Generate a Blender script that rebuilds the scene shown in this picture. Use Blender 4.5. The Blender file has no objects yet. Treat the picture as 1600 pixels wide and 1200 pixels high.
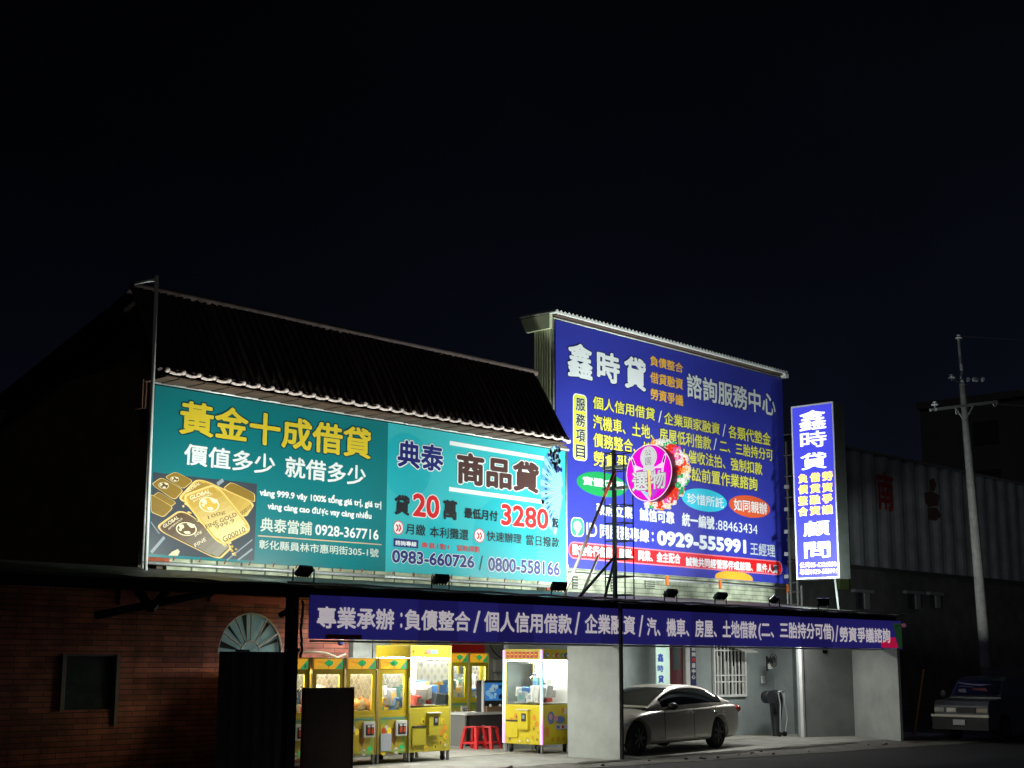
import bpy, bmesh, math, random
from mathutils import Vector, Matrix
random.seed(7)
SC = bpy.context.scene
COL = SC.collection

# ------------------------------------------------------------------ camera, world, exposure
F = 2260.8                      # focal length in pixels of the 1600 px wide photograph
H_CAM = 1.75
PITCH, ROLL, YAW = math.radians(10.82), math.radians(0.21), math.radians(47.03)
_fw = Vector((math.sin(YAW)*math.cos(PITCH), math.cos(YAW)*math.cos(PITCH), math.sin(PITCH)))
_rt = Vector((math.cos(YAW), -math.sin(YAW), 0))
_up = _rt.cross(_fw)
RT = _rt*math.cos(ROLL) + _up*math.sin(ROLL)
UP = -_rt*math.sin(ROLL) + _up*math.cos(ROLL)
FW = _fw
EYE = Vector((0, 0, H_CAM))
cam = bpy.data.cameras.new('camera'); cam_o = bpy.data.objects.new('camera', cam); COL.objects.link(cam_o)
cam.sensor_fit = 'HORIZONTAL'; cam.sensor_width = 36; cam.lens = F/1600*36
cam.clip_end = 600
m = Matrix((RT, UP, -FW)).transposed().to_4x4(); m.translation = EYE
cam_o.matrix_world = m
SC.camera = cam_o

W = bpy.data.worlds.new('World'); SC.world = W; W.use_nodes = True
nt = W.node_tree; nt.nodes.clear()
out = nt.nodes.new('ShaderNodeOutputWorld'); bg = nt.nodes.new('ShaderNodeBackground')
tc = nt.nodes.new('ShaderNodeTexCoord'); sep = nt.nodes.new('ShaderNodeSeparateXYZ'); rp = nt.nodes.new('ShaderNodeValToRGB')
nt.links.new(tc.outputs['Generated'], sep.inputs[0]); nt.links.new(sep.outputs['Z'], rp.inputs[0])
dp = nt.nodes.new('ShaderNodeVectorMath'); dp.operation = 'DOT_PRODUCT'; dp.inputs[1].default_value = tuple(RT)
mr_ = nt.nodes.new('ShaderNodeMapRange'); mr_.inputs[1].default_value = -.36; mr_.inputs[2].default_value = .30; mr_.inputs[3].default_value = .42; mr_.inputs[4].default_value = 1.1
nz = nt.nodes.new('ShaderNodeTexNoise'); nz.inputs['Scale'].default_value = 3.2; nz.inputs['Detail'].default_value = 5
mz = nt.nodes.new('ShaderNodeMapRange'); mz.inputs[1].default_value = .3; mz.inputs[2].default_value = .7; mz.inputs[3].default_value = .72; mz.inputs[4].default_value = 1.25
mu = nt.nodes.new('ShaderNodeMath'); mu.operation = 'MULTIPLY'; sc_v = nt.nodes.new('ShaderNodeVectorMath'); sc_v.operation = 'SCALE'
nt.links.new(tc.outputs['Generated'], dp.inputs[0]); nt.links.new(tc.outputs['Generated'], nz.inputs['Vector']); nt.links.new(dp.outputs['Value'], mr_.inputs[0]); nt.links.new(nz.outputs[0], mz.inputs[0])
nt.links.new(mr_.outputs[0], mu.inputs[0]); nt.links.new(mz.outputs[0], mu.inputs[1]); nt.links.new(rp.outputs[0], sc_v.inputs[0]); nt.links.new(mu.outputs[0], sc_v.inputs['Scale'])
nt.links.new(sc_v.outputs[0], bg.inputs[0]); nt.links.new(bg.outputs[0], out.inputs[0])
e = rp.color_ramp.elements
e[0].position = 0.0; e[0].color = (0.0062, 0.0070, 0.0125, 1)
e[1].position = 0.5; e[1].color = (0.0009, 0.0010, 0.0014, 1)
k = e.new(0.17); k.color = (0.0030, 0.0038, 0.0078, 1)
k = e.new(0.33); k.color = (0.0013, 0.0016, 0.0032, 1)
bg.inputs[1].default_value = 1.05
sun = bpy.data.lights.new('sun', 'SUN'); sun.energy = .035; sun.angle = math.radians(12); sun.color = (1, .93, .82)   # night: only a trace of light from the town
sun_o = bpy.data.objects.new('sun', sun); COL.objects.link(sun_o); sun_o.rotation_euler = Vector((.55, .62, -.56)).to_track_quat('-Z', 'Y').to_euler()
SC.view_settings.view_transform = 'Standard'; SC.view_settings.look = 'None'
SC.view_settings.exposure = 0; SC.view_settings.gamma = 1
SC.cycles.use_denoising = True
SC.cycles.max_bounces = 8; SC.cycles.transparent_max_bounces = 12
SC.cycles.sample_clamp_indirect = 4

# ------------------------------------------------------------------ geometry from sight lines
def ray(px, py): return RT*((px-800)/F) - UP*((py-600)/F) + FW
def onY(px, py, Y): d = ray(px, py); return EYE + d*(Y/d.y)
def onX(px, py, X): d = ray(px, py); return EYE + d*(X/d.x)
def onZ(px, py, z): d = ray(px, py); return EYE + d*((z-H_CAM)/d.z)

# ------------------------------------------------------------------ materials
MATS = {}
def mat(name, col, rough=.6, metal=0, emit=None, es=0, noise=0, nscale=6, spec=.5, coat=0, bump=0, bscale=40, tr=0, detail=6):
    if name in MATS: return MATS[name]
    m = bpy.data.materials.new(name); m.use_nodes = True; t = m.node_tree
    b = t.nodes['Principled BSDF']
    b.inputs['Base Color'].default_value = (*col, 1); b.inputs['Roughness'].default_value = rough
    b.inputs['Metallic'].default_value = metal; b.inputs['Specular IOR Level'].default_value = spec
    b.inputs['Coat Weight'].default_value = coat; b.inputs['Coat Roughness'].default_value = .25
    if emit: b.inputs['Emission Color'].default_value = (*emit, 1); b.inputs['Emission Strength'].default_value = es
    if noise or bump:
        c = t.nodes.new('ShaderNodeTexCoord')
    if noise:
        n = t.nodes.new('ShaderNodeTexNoise'); n.inputs['Scale'].default_value = nscale; n.inputs['Detail'].default_value = detail
        n.inputs['Roughness'].default_value = .65
        r = t.nodes.new('ShaderNodeMapRange'); r.inputs[1].default_value = .3; r.inputs[2].default_value = .7
        r.inputs[3].default_value = 1-noise; r.inputs[4].default_value = 1+noise*.6
        x = t.nodes.new('ShaderNodeVectorMath'); x.operation = 'SCALE'; x.inputs[0].default_value = col
        t.links.new(c.outputs['Object'], n.inputs['Vector']); t.links.new(n.outputs[0], r.inputs[0])
        t.links.new(r.outputs[0], x.inputs['Scale']); t.links.new(x.outputs[0], b.inputs['Base Color'])
    if bump:
        n2 = t.nodes.new('ShaderNodeTexNoise'); n2.inputs['Scale'].default_value = bscale; n2.inputs['Detail'].default_value = 4
        u = t.nodes.new('ShaderNodeBump'); u.inputs['Strength'].default_value = bump; u.inputs['Distance'].default_value = .02
        t.links.new(c.outputs['Object'], n2.inputs['Vector']); t.links.new(n2.outputs[0], u.inputs['Height'])
        t.links.new(u.outputs[0], b.inputs['Normal'])
    MATS[name] = m; return m
def glass_mat(name, tint=(.9, .95, .95), refl=.12, rough=.03):
    if name in MATS: return MATS[name]
    m = bpy.data.materials.new(name); m.use_nodes = True; t = m.node_tree; t.nodes.clear()
    o = t.nodes.new('ShaderNodeOutputMaterial'); mx = t.nodes.new('ShaderNodeMixShader')
    a = t.nodes.new('ShaderNodeBsdfTransparent'); g = t.nodes.new('ShaderNodeBsdfGlossy')
    a.inputs[0].default_value = (*tint, 1); g.inputs['Roughness'].default_value = rough
    f = t.nodes.new('ShaderNodeFresnel'); f.inputs[0].default_value = 1.45
    t.links.new(f.outputs[0], mx.inputs[0]); t.links.new(a.outputs[0], mx.inputs[1]); t.links.new(g.outputs[0], mx.inputs[2])
    t.links.new(mx.outputs[0], o.inputs[0]); MATS[name] = m; return m
def brick_mat(name, c1, c2, mortar, bw, bh, ms=.012, rough=.8, axis='XZ'):
    m = bpy.data.materials.new(name); m.use_nodes = True; t = m.node_tree; b = t.nodes['Principled BSDF']
    c = t.nodes.new('ShaderNodeTexCoord'); s = t.nodes.new('ShaderNodeSeparateXYZ'); cb = t.nodes.new('ShaderNodeCombineXYZ')
    k = t.nodes.new('ShaderNodeTexBrick'); k.inputs['Scale'].default_value = 1
    k.inputs['Color1'].default_value = (*c1, 1); k.inputs['Color2'].default_value = (*c2, 1); k.inputs['Mortar'].default_value = (*mortar, 1)
    k.inputs['Brick Width'].default_value = bw; k.inputs['Row Height'].default_value = bh; k.inputs['Mortar Size'].default_value = ms
    k.inputs['Mortar Smooth'].default_value = .2; k.inputs['Bias'].default_value = -.1
    t.links.new(c.outputs['Object'], s.inputs[0]); t.links.new(s.outputs[axis[0]], cb.inputs[0]); t.links.new(s.outputs[axis[1]], cb.inputs[1])
    t.links.new(cb.outputs[0], k.inputs['Vector'])
    n = t.nodes.new('ShaderNodeTexNoise'); n.inputs['Scale'].default_value = 2.5; n.inputs['Detail'].default_value = 6
    r = t.nodes.new('ShaderNodeMapRange'); r.inputs[1].default_value = .3; r.inputs[2].default_value = .7; r.inputs[3].default_value = .45; r.inputs[4].default_value = 1.35
    x = t.nodes.new('ShaderNodeVectorMath'); x.operation = 'SCALE'
    t.links.new(c.outputs['Object'], n.inputs['Vector']); t.links.new(n.outputs[0], r.inputs[0]); t.links.new(r.outputs[0], x.inputs['Scale'])
    t.links.new(k.outputs['Color'], x.inputs[0]); t.links.new(x.outputs[0], b.inputs['Base Color']); b.inputs['Roughness'].default_value = rough
    u = t.nodes.new('ShaderNodeBump'); u.inputs['Strength'].default_value = .6; u.inputs['Distance'].default_value = .01; u.invert = True
    t.links.new(k.outputs['Fac'], u.inputs['Height']); t.links.new(u.outputs[0], b.inputs['Normal'])
    return m

white = mat('white_paint', (.75, .76, .74), .5, noise=.15, nscale=3)
steel = mat('galvanised_steel', (.62, .64, .62), .4, .3, noise=.25, nscale=9)
black = mat('black_metal', (.012, .012, .013), .5, noise=.3)
rust = mat('rusty_steel', (.34, .07, .025), .8, noise=.5, nscale=14)
dark = mat('dark_sheet', (.055, .058, .066), .7, noise=.4, nscale=4)
pale_wall = mat('pale_grey_wall', (.44, .47, .45), .75, noise=.24, nscale=1.1, bump=.15, bscale=90)
grey_wall = mat('grey_blue_wall', (.33, .38, .385), .75, noise=.24, nscale=1.0, bump=.15, bscale=90)
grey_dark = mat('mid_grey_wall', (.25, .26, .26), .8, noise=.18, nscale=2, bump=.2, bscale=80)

# ------------------------------------------------------------------ mesh builder
class MB:
    def __init__(s): s.v = []; s.f = []; s.m = []; s.mats = []; s.sm = []
    def mi(s, m):
        if m not in s.mats: s.mats.append(m)
        return s.mats.index(m)
    def add(s, vs, fs, m, smooth=False):
        b = len(s.v); s.v += [Vector(v) for v in vs]; i = s.mi(m)
        for f in fs: s.f.append(tuple(b+k for k in f)); s.m.append(i); s.sm.append(smooth)
        return s
    def box(s, a, b, m):
        x0, y0, z0 = a; x1, y1, z1 = b
        vs = [(x, y, z) for z in (z0, z1) for y in (y0, y1) for x in (x0, x1)]
        return s.add(vs, [(0, 2, 3, 1), (4, 5, 7, 6), (0, 1, 5, 4), (2, 6, 7, 3), (0, 4, 6, 2), (1, 3, 7, 5)], m)
    def poly(s, pts, m): return s.add(pts, [tuple(range(len(pts)))], m)
    def prism(s, pts, d, m):
        n = len(pts); d = Vector(d); vs = [Vector(p) for p in pts]; vs += [p+d for p in vs]
        fs = [tuple(range(n))[::-1], tuple(range(n, 2*n))] + [(i, (i+1) % n, n+(i+1) % n, n+i) for i in range(n)]
        return s.add(vs, fs, m)
    def tube(s, p0, p1, r, m, n=8, r1=None, cap=True):
        p0, p1 = Vector(p0), Vector(p1); ax = (p1-p0).normalized()
        a = ax.orthogonal().normalized(); b = ax.cross(a); r1 = r if r1 is None else r1
        vs = [p0+(a*math.cos(t)+b*math.sin(t))*r for t in [2*math.pi*i/n for i in range(n)]]
        vs += [p1+(a*math.cos(t)+b*math.sin(t))*r1 for t in [2*math.pi*i/n for i in range(n)]]
        s.add(vs, [(i, (i+1) % n, n+(i+1) % n, n+i) for i in range(n)], m, n > 6)
        if cap: s.f += [tuple(range(len(s.v)-2*n, len(s.v)-n))[::-1], tuple(range(len(s.v)-n, len(s.v)))]; s.m += [s.mi(m)]*2; s.sm += [False]*2
        return s
    def path(s, pts, r, m, n=6):
        for a, b in zip(pts, pts[1:]): s.tube(a, b, r, m, n)
        return s
    def ball(s, c, r, m, n=10, sq=(1, 1, 1)):
        c = Vector(c); vs = []; fs = []; k = n//2
        for i in range(k+1):
            th = math.pi*i/k
            for j in range(n):
                ph = 2*math.pi*j/n
                vs.append(c+Vector((r*sq[0]*math.sin(th)*math.cos(ph), r*sq[1]*math.sin(th)*math.sin(ph), r*sq[2]*math.cos(th))))
        for i in range(k):
            for j in range(n): fs.append((i*n+j, (i+1)*n+j, (i+1)*n+(j+1) % n, i*n+(j+1) % n))
        return s.add(vs, fs, m, True)
    def build(s, name, parent=None, local=False, bevel=0):
        me = bpy.data.meshes.new(name); off = Vector((0, 0, 0))
        if parent is not None and not local:
            p = parent
            while p: off += p.location; p = p.parent
        me.from_pydata([v-off for v in s.v], [], s.f)
        for m in s.mats: me.materials.append(m)
        me.polygons.foreach_set('material_index', s.m); me.polygons.foreach_set('use_smooth', s.sm); me.update()
        o = bpy.data.objects.new(name, me); COL.objects.link(o)
        if parent is not None: o.parent = parent
        if bevel:
            b = o.modifiers.new('bevel', 'BEVEL'); b.width = bevel; b.segments = 2; b.limit_method = 'ANGLE'
        return o
def tag(o, label=None, cat=None, group=None, kind=None):
    if label: o['label'] = label
    if cat: o['category'] = cat
    if group: o['group'] = group
    if kind: o['kind'] = kind
    return o
def thing(name, label, cat, loc=(0, 0, 0), group=None):
    o = bpy.data.objects.new(name, None); COL.objects.link(o); o.location = loc; o.empty_display_size = .1
    return tag(o, label, cat, group)
def boxes(name, parent, m, *pairs, local=False, bevel=0):
    b = MB()
    for a, c in pairs: b.box(a, c, m)
    return b.build(name, parent, local, bevel)
def copy_tree(o, parent=None):
    c = o.copy(); COL.objects.link(c); c.parent = parent
    for ch in list(o.children): copy_tree(ch, c)
    return c

# ------------------------------------------------------------------ lettering: glyph outlines of the built-in font
_GL = {}
def glyphs(s, off, sp=1.0, line=1.0):
    key = (s, round(off, 4), sp, line)
    if key in _GL: return _GL[key]
    c = bpy.data.curves.new('t', 'FONT'); c.body = s; c.offset = off; c.space_character = sp; c.space_line = line
    c.resolution_u = 3; c.align_x = 'CENTER' if '\n' in s else 'LEFT'
    o = bpy.data.objects.new('t', c); COL.objects.link(o)
    dg = bpy.context.evaluated_depsgraph_get()
    me = bpy.data.meshes.new_from_object(o.evaluated_get(dg))
    r = ([tuple(v.co) for v in me.vertices], [tuple(p.vertices) for p in me.polygons])
    bpy.data.objects.remove(o); bpy.data.curves.remove(c); bpy.data.meshes.remove(me)
    _GL[key] = r; return r
def thicken(b, vs, fs, d, f, m, n):
    """heavier strokes: the same outlines laid n times round a small circle, each a hair above the last"""
    if d <= .006: b.add([f(v, 0) for v in vs], fs, m); return
    for k in range(n):
        t = 2*math.pi*(k+.5)/n; dx, dy = d*math.cos(t), d*math.sin(t)
        b.add([f((v[0]+dx, v[1]+dy), k) for v in vs], fs, m)
class Face:
    """a flat printed face: axis 'Y' (faces -Y) or 'X' (faces -X) at a given coordinate"""
    def __init__(s, axis, val): s.axis = axis; s.val = val
    def pt(s, px, py, lay=0):
        p = onY(px, py, s.val) if s.axis == 'Y' else onX(px, py, s.val)
        d = .0022*lay
        return p - (Vector((0, d, 0)) if s.axis == 'Y' else Vector((d, 0, 0)))
    def uv(s, p): return (p.x, p.z) if s.axis == 'Y' else (-p.y, p.z)
    def xyz(s, u, v, lay=0):
        return Vector((u, s.val-.0022*lay, v)) if s.axis == 'Y' else Vector((s.val-.0022*lay, -u, v))
    def px(s, b, pts, m, lay=1): b.poly([s.pt(*p, lay) for p in pts], m)
    def rect(s, b, tl, br, m, lay=1, rad=0):
        u0, v1 = s.uv(s.pt(*tl)); u1, v0 = s.uv(s.pt(*br)); pts = []
        if rad <= 0: pts = [(u0, v0), (u1, v0), (u1, v1), (u0, v1)]
        else:
            for cx, cy, a0 in ((u1-rad, v0+rad, -90), (u1-rad, v1-rad, 0), (u0+rad, v1-rad, 90), (u0+rad, v0+rad, 180)):
                for i in range(7):
                    a = math.radians(a0+15*i); pts.append((cx+rad*math.cos(a), cy+rad*math.sin(a)))
        b.poly([s.xyz(u, v, lay) for u, v in pts], m)
    def ell(s, b, c, r, m, lay=1, a0=0, a1=360, n=40):
        """ellipse by centre pixel and horizontal/vertical pixel radii"""
        u0, v0 = s.uv(s.pt(*c)); ru = abs(s.uv(s.pt(c[0]+r[0], c[1]))[0]-u0); rv = abs(s.uv(s.pt(c[0], c[1]-r[1]))[1]-v0)
        b.poly([s.xyz(u0+ru*math.cos(math.radians(a0+(a1-a0)*i/n)), v0+rv*math.sin(math.radians(a0+(a1-a0)*i/n)), lay) for i in range(n)], m)
    def text(s, b, t, tl, br, m, bold=.02, lay=2, rim=None, rw=.035, sp=1.0):
        vs, fs = glyphs(t, 0, sp); xs = [v[0] for v in vs]; ys = [v[1] for v in vs]
        x0, x1, y0, y1 = min(xs)-bold, max(xs)+bold, min(ys)-bold, max(ys)+bold
        u0, v1 = s.uv(s.pt(*tl)); u1, v0 = s.uv(s.pt(*br))
        f = lambda v, l: s.xyz(u0+(u1-u0)*(v[0]-x0)/(x1-x0), v0+(v1-v0)*(v[1]-y0)/(y1-y0), l)
        if rim: thicken(b, vs, fs, bold+rw, lambda v, k: f(v, lay+.1*k), rim, 8)
        thicken(b, vs, fs, bold, lambda v, k: f(v, lay+1+.1*k), m, 6)
    def atext(s, b, t, bl, brt, tl, m, bold=.02, lay=3):
        vs, fs = glyphs(t, 0); xs = [v[0] for v in vs]; ys = [v[1] for v in vs]
        x0, x1, y0, y1 = min(xs), max(xs), min(ys), max(ys)
        A, B, C = s.uv(s.pt(*bl)), s.uv(s.pt(*brt)), s.uv(s.pt(*tl))
        def f(v, k):
            a = (v[0]-x0)/(x1-x0); c = (v[1]-y0)/(y1-y0)
            return s.xyz(A[0]+(B[0]-A[0])*a+(C[0]-A[0])*c, A[1]+(B[1]-A[1])*a+(C[1]-A[1])*c, lay+.05*k)
        thicken(b, vs, fs, bold, f, m, 4)
    def line(s, b, p, q, w, m, lay=2):
        A, B = Vector(s.uv(s.pt(*p))), Vector(s.uv(s.pt(*q))); d = (B-A).normalized(); n = Vector((-d.y, d.x))*w/2
        b.poly([s.xyz(*k, lay) for k in (A-n, B-n, B+n, A+n)], m)

def lettering(face, parent, *items, name='lettering'):
    for it in items:
        b = MB(); face.text(b, *it[:4], **(it[4] if len(it) > 4 else {})); b.build(name, parent)
vinyl = dict(rough=.42, spec=.4, coat=.3, bump=.2, bscale=1.1)

# ================================================================== SETTING
# road, apron and soil
g = MB(); g.poly([(-150, -120, -.012), (250, -120, -.012), (250, 300, -.012), (-150, 300, -.012)], mat('soil', (.06, .055, .05), .95, noise=.4, nscale=1.5, bump=.5))
tag(g.build('ground'), kind='structure')
asph = mat('asphalt', (.048, .048, .052), .85, noise=.3, nscale=30, bump=.5, bscale=250)
def edge(x): return 16.02-.0875*(x-18.87)
g = MB(); g.poly([(-60, edge(-60)-16, -.008), (160, edge(160)-16, -.008), (160, edge(160), -.008), (-60, edge(-60), -.008)], asph)
tag(g.build('road'), kind='structure')
conc = mat('apron_concrete', (.30, .30, .275), .9, noise=.35, nscale=2.2, bump=.35, bscale=60)
floorm = mat('shop_floor', (.40, .39, .35), .8, noise=.25, nscale=1.2, bump=.2, bscale=40)
gut = mat('gutter_concrete', (.17, .165, .15), .95, noise=.45, nscale=3.5, bump=.5, bscale=50)
dirt = mat('dirt_patch', (.07, .062, .052), .97, noise=.5, nscale=8, bump=.8, bscale=30)
g = MB(); n = 90
top = []; bot = []
for i in range(n+1):
    x = 8+26.5*i/n; top.append((x, 16.95+.1*math.sin(i*1.7)+.08*random.random(), 0)); bot.append((x, edge(x)+.03*math.sin(i*.9), 0))
for i in range(n): g.poly([bot[i], bot[i+1], top[i+1], top[i]], gut)
tag(g.build('gutter'), kind='structure')
g = MB(); 
for i in range(n):
    a, b_ = top[i], top[i+1]; g.poly([(a[0], a[1]-.05, .006), (b_[0], b_[1]-.05, .006), (b_[0], 19.4, .006), (a[0], 19.4, .006)], conc)
tag(g.build('apron'), kind='structure')
g = MB(); g.box((16.8, 19.4, -.01), (36, 26, .012), floorm)
tag(g.build('shop_floor'), kind='structure')
def blob(cx, cy, rx, ry, z, n=26):
    r = random.Random(int(cx*100+cy*7)); return [(cx+rx*math.cos(2*math.pi*i/n)*(.7+.6*r.random()), cy+ry*math.sin(2*math.pi*i/n)*(.6+.8*r.random()), z) for i in range(n)]
g = MB()
for cx, cy, rx, ry in ((24.6, 16.72, 1.6, .16), (26.6, 16.62, 1.2, .15), (28.2, 16.7, .9, .12), (22.7, 16.8, .8, .1), (20.4, 16.7, 1.1, .12), (30.6, 15.9, .7, .12)):
    g.poly(blob(cx, cy, rx, ry, .012), dirt)
tag(g.build('dirt'), kind='structure')
for i in range(26):
    x = 17.5+random.random()*13; y = edge(x)+.15+random.random()*.8; r = .012+.03*random.random()
    b = MB(); b.ball((x, y, r*.5), r, gut, 6, (1, 1.2, .6))
    tag(b.build('stone'), 'small loose stone lying on the gutter concrete before the shop', 'stone', 'loose stones along the gutter')

# ================================================================== BRICK HOUSE (left shop building)
BY = 20.5
brick = brick_mat('red_brick', (.46, .15, .105), (.23, .07, .05), (.07, .045, .04), .52, .085, .008)
tile_wall = brick_mat('pale_tile', (.52, .55, .38), (.45, .48, .33), (.10, .10, .07), .5, .6, .022, .5)
house = thing('brick_house', 'dark brick shop house with a tiled roof and arched window', 'house', (12.9, BY, 0))
a0, a1 = onY(341, 1018, BY), onY(441, 1018, BY); ac = (a0.x+a1.x)/2; ar = (a1.x-a0.x)/2; az = a0.z-.02
xr = onY(545, 1010, BY).x; xl = 6.0
w0, w1 = onY(100, 1022, BY), onY(179, 1108, BY)
WZ0, WZ1 = w1.z, w0.z
ZT = 2.93
b = MB()
def wallrect(x0, x1, z0, z1): b.box((x0, BY, z0), (x1, BY+.2, z1), brick)
wallrect(xl, w0.x, 0, ZT); wallrect(w0.x, w1.x, 0, WZ0); wallrect(w0.x, w1.x, WZ1, ZT); wallrect(w1.x, ac-ar, 0, ZT)
wallrect(ac-ar, ac+ar, 0, az-.02); wallrect(ac-ar, ac+ar, az+ar, ZT); wallrect(ac+ar, xr, 0, ZT)
n = 24
for i in range(n):   # spandrels round the arch
    t0, t1 = math.pi*i/n, math.pi*(i+1)/n
    p = [(ac+ar*math.cos(t0), az+ar*math.sin(t0)), (ac+ar*math.cos(t1), az+ar*math.sin(t1))]
    b.prism([(p[0][0], BY, p[0][1]), (p[0][0], BY, az+ar), (p[1][0], BY, az+ar), (p[1][0], BY, p[1][1])], (0, .2, 0), brick)
b.build('wall', house)
b = MB()
for i in range(n):
    t0, t1 = math.pi*i/n, math.pi*(i+1)/n
    for r in (ar, ar*.30):
        b.tube((ac+r*math.cos(t0), BY+.02, az+r*math.sin(t0)), (ac+r*math.cos(t1), BY+.02, az+r*math.sin(t1)), .022 if r == ar else .016, white, 6)
for i in range(1, 6):
    t = math.pi*i/6; b.tube((ac+ar*.3*math.cos(t), BY+.02, az+ar*.3*math.sin(t)), (ac+ar*math.cos(t), BY+.02, az+ar*math.sin(t)), .015, white, 6)
b.tube((ac-ar, BY+.02, az), (ac+ar, BY+.02, az), .02, white, 6)
aw = b.build('arch_window', house)
pane = mat('arch_pane', (.22, .36, .36), .12, noise=.2, nscale=2, emit=(.3, .5, .5), es=.10)
b = MB(); b.poly([(ac+ar*math.cos(math.pi*i/n), BY+.09, az+ar*math.sin(math.pi*i/n)) for i in range(n+1)], pane); b.build('pane', aw)
b = MB()
for i, (t, wd) in enumerate(((.35, .10), (.9, .12), (1.75, .16), (2.35, .10), (2.9, .2))):
    b.poly([(ac+ar*.25*math.cos(t), BY+.075, az+ar*.25*math.sin(t)), (ac+ar*.97*math.cos(t-wd/2), BY+.075, az+ar*.97*math.sin(t-wd/2)), (ac+ar*.97*math.cos(t+wd/2), BY+.075, az+ar*.97*math.sin(t+wd/2))], mat('dark_curtain', (.03, .035, .035), .9))
b.build('curtain', aw)
fr = mat('dull_frame', (.18, .18, .17), .6, noise=.3)
b = MB(); b.box((w0.x-.04, BY-.05, WZ0), (w0.x+.03, BY+.05, WZ1), fr); b.box((w1.x-.03, BY-.05, WZ0-.25), (w1.x+.03, BY+.05, WZ1), fr)
b.box((w0.x+.03, BY-.02, WZ1-.03), (w1.x-.03, BY+.04, WZ1), mat('dim_frame', (.09, .10, .11), .6))
sw = b.build('window', house)
b = MB(); b.poly([(w0.x, BY+.06, WZ0), (w1.x, BY+.06, WZ0), (w1.x, BY+.06, WZ1), (w0.x, BY+.06, WZ1)], mat('dim_pane', (.035, .055, .065), .25, noise=.3)); b.build('pane', sw)
# red board under the canopy, at the head of the brick wall
p, q = onY(330, 929, BY-.1), onY(455, 945, BY-.1)
boxes('signboard', house, mat('red_board', (.46, .10, .10), .6, noise=.2), ((p.x, BY-.07, q.z), (q.x, BY-.005, p.z)))
p, q = onY(190, 922, BY-.1), onY(322, 940, BY-.1)
boxes('signboard', house, mat('dull_red_board', (.22, .05, .06), .6, noise=.3), ((p.x, BY-.07, q.z-.1), (q.x, BY-.005, p.z)))
# upper floor: front wall, left side wall, eave fascia
up_x0, up_x1 = onY(236, 700, BY).x, onY(886, 700, 20.2).x
upper = mat('upper_wall', (.13, .10, .07), .9, noise=.3, nscale=2)
x_g, RYg = up_x0+.05, 20.5
b = MB(); b.box((up_x0+.02, 20.2, ZT), (up_x1, 20.4, 6.3), upper); b.box((up_x0-.2, 20.4, ZT-.2), (up_x0+.02, 29, 6.6), upper)
b.prism([(x_g, 20.42, 6.58), (x_g, RYg, 7.66), (x_g, 25, 6.28)], (.12, 0, 0), upper)
b.build('upper_wall', house)
b = MB(); zlo = onY(240, 895, 20.15).z; b.box((up_x0+.15, 20.12, 2.9), (up_x1-.05, 20.18, 3.75), tile_wall)
b.build('tile_band', house)
E0, E1 = onY(258, 579, 19.3), onY(890, 689, 19.3)
RZ, RY = 7.72, 20.23
roofm = mat('roof_tile', (.05, .028, .028), .75, noise=.35, nscale=5, bump=.3, bscale=30)
fasc = mat('eave_brown', (.12, .055, .035), .8, noise=.35, nscale=3)
fasc2 = mat('eave_board', (.085, .048, .03), .85, noise=.35, nscale=3)
roof = MB()
x0r, x1r = E0.x-.1, E1.x; nt_ = 64; zE = (E0.z+E1.z)/2
for i in range(nt_):     # pan and roll tiles running up the slope
    xa = x0r+(x1r-x0r)*i/nt_; xb = x0r+(x1r-x0r)*(i+1)/nt_; xm = (xa+xb)/2
    roof.poly([(xa, 19.3, zE), (xb, 19.3, zE), (xb, RY, RZ), (xa, RY, RZ)], roofm)
    roof.tube((xa, 19.29, zE+.02), (xa, RY-.01, RZ+.02), .045, roofm, 6)
roof.poly([(x0r, RY, RZ), (x1r, RY, RZ), (x1r, 25, 6.3), (x0r, 25, 6.3)], roofm)
roof.poly([(x1r, 19.3, zE), (x1r, RY, RZ), (x1r, 25, 6.3), (x1r, 20.4, zE)], roofm)
ridge = mat('ridge_tile', (.10, .07, .065), .7, noise=.3)
roof.tube((x0r, RY, RZ+.05), (x1r, RY, RZ+.05), .07, ridge, 8)
rf = roof.build('roof', house)
eavem = mat('eave_tile_edge', (.72, .58, .53), .6, noise=.2, nscale=20)
b = MB(); ne = 33
for i in range(ne):      # scalloped eave course: a round roll end and a drooping pan between
    xa = x0r+.12+(x1r-x0r-.12)*i/ne; xb = x0r+.12+(x1r-x0r-.12)*(i+1)/ne; xm = (xa+xb)/2
    b.ball((xa, 19.27, zE+.022), .046, eavem, 8)
    b.tube((xa+.05, 19.27, zE-.005), (xm, 19.26, zE-.022), .026, eavem, 6); b.tube((xm, 19.26, zE-.022), (xb-.04, 19.27, zE-.005), .026, eavem, 6)
b.tube((x1r-.05, 19.28, zE-.03), (x1r+.1, 19.5, zE+.1), .05, eavem, 8)
b.build('eave_edge', house)
b = MB()
for i in range(40):      # brown boarded soffit under the eave
    xa = x0r+.15+(x1r-x0r-.2)*i/40; xb = x0r+.15+(x1r-x0r-.2)*(i+1)/40
    b.box((xa+.008, 20.0+.012*(i % 2), zE-.5), (xb-.008, 20.19, zE-.02), fasc)
b.build('soffit', house)
b = MB()
for i in range(40):      # underside boards of the eave
    xa = x0r+.15+(x1r-x0r-.2)*i/40; xb = x0r+.15+(x1r-x0r-.2)*(i+1)/40
    b.box((xa+.008, 19.34, zE-.075-.01*(i % 2)), (xb-.008, 19.96, zE-.055), fasc2)
b.build('soffit', house)

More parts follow.
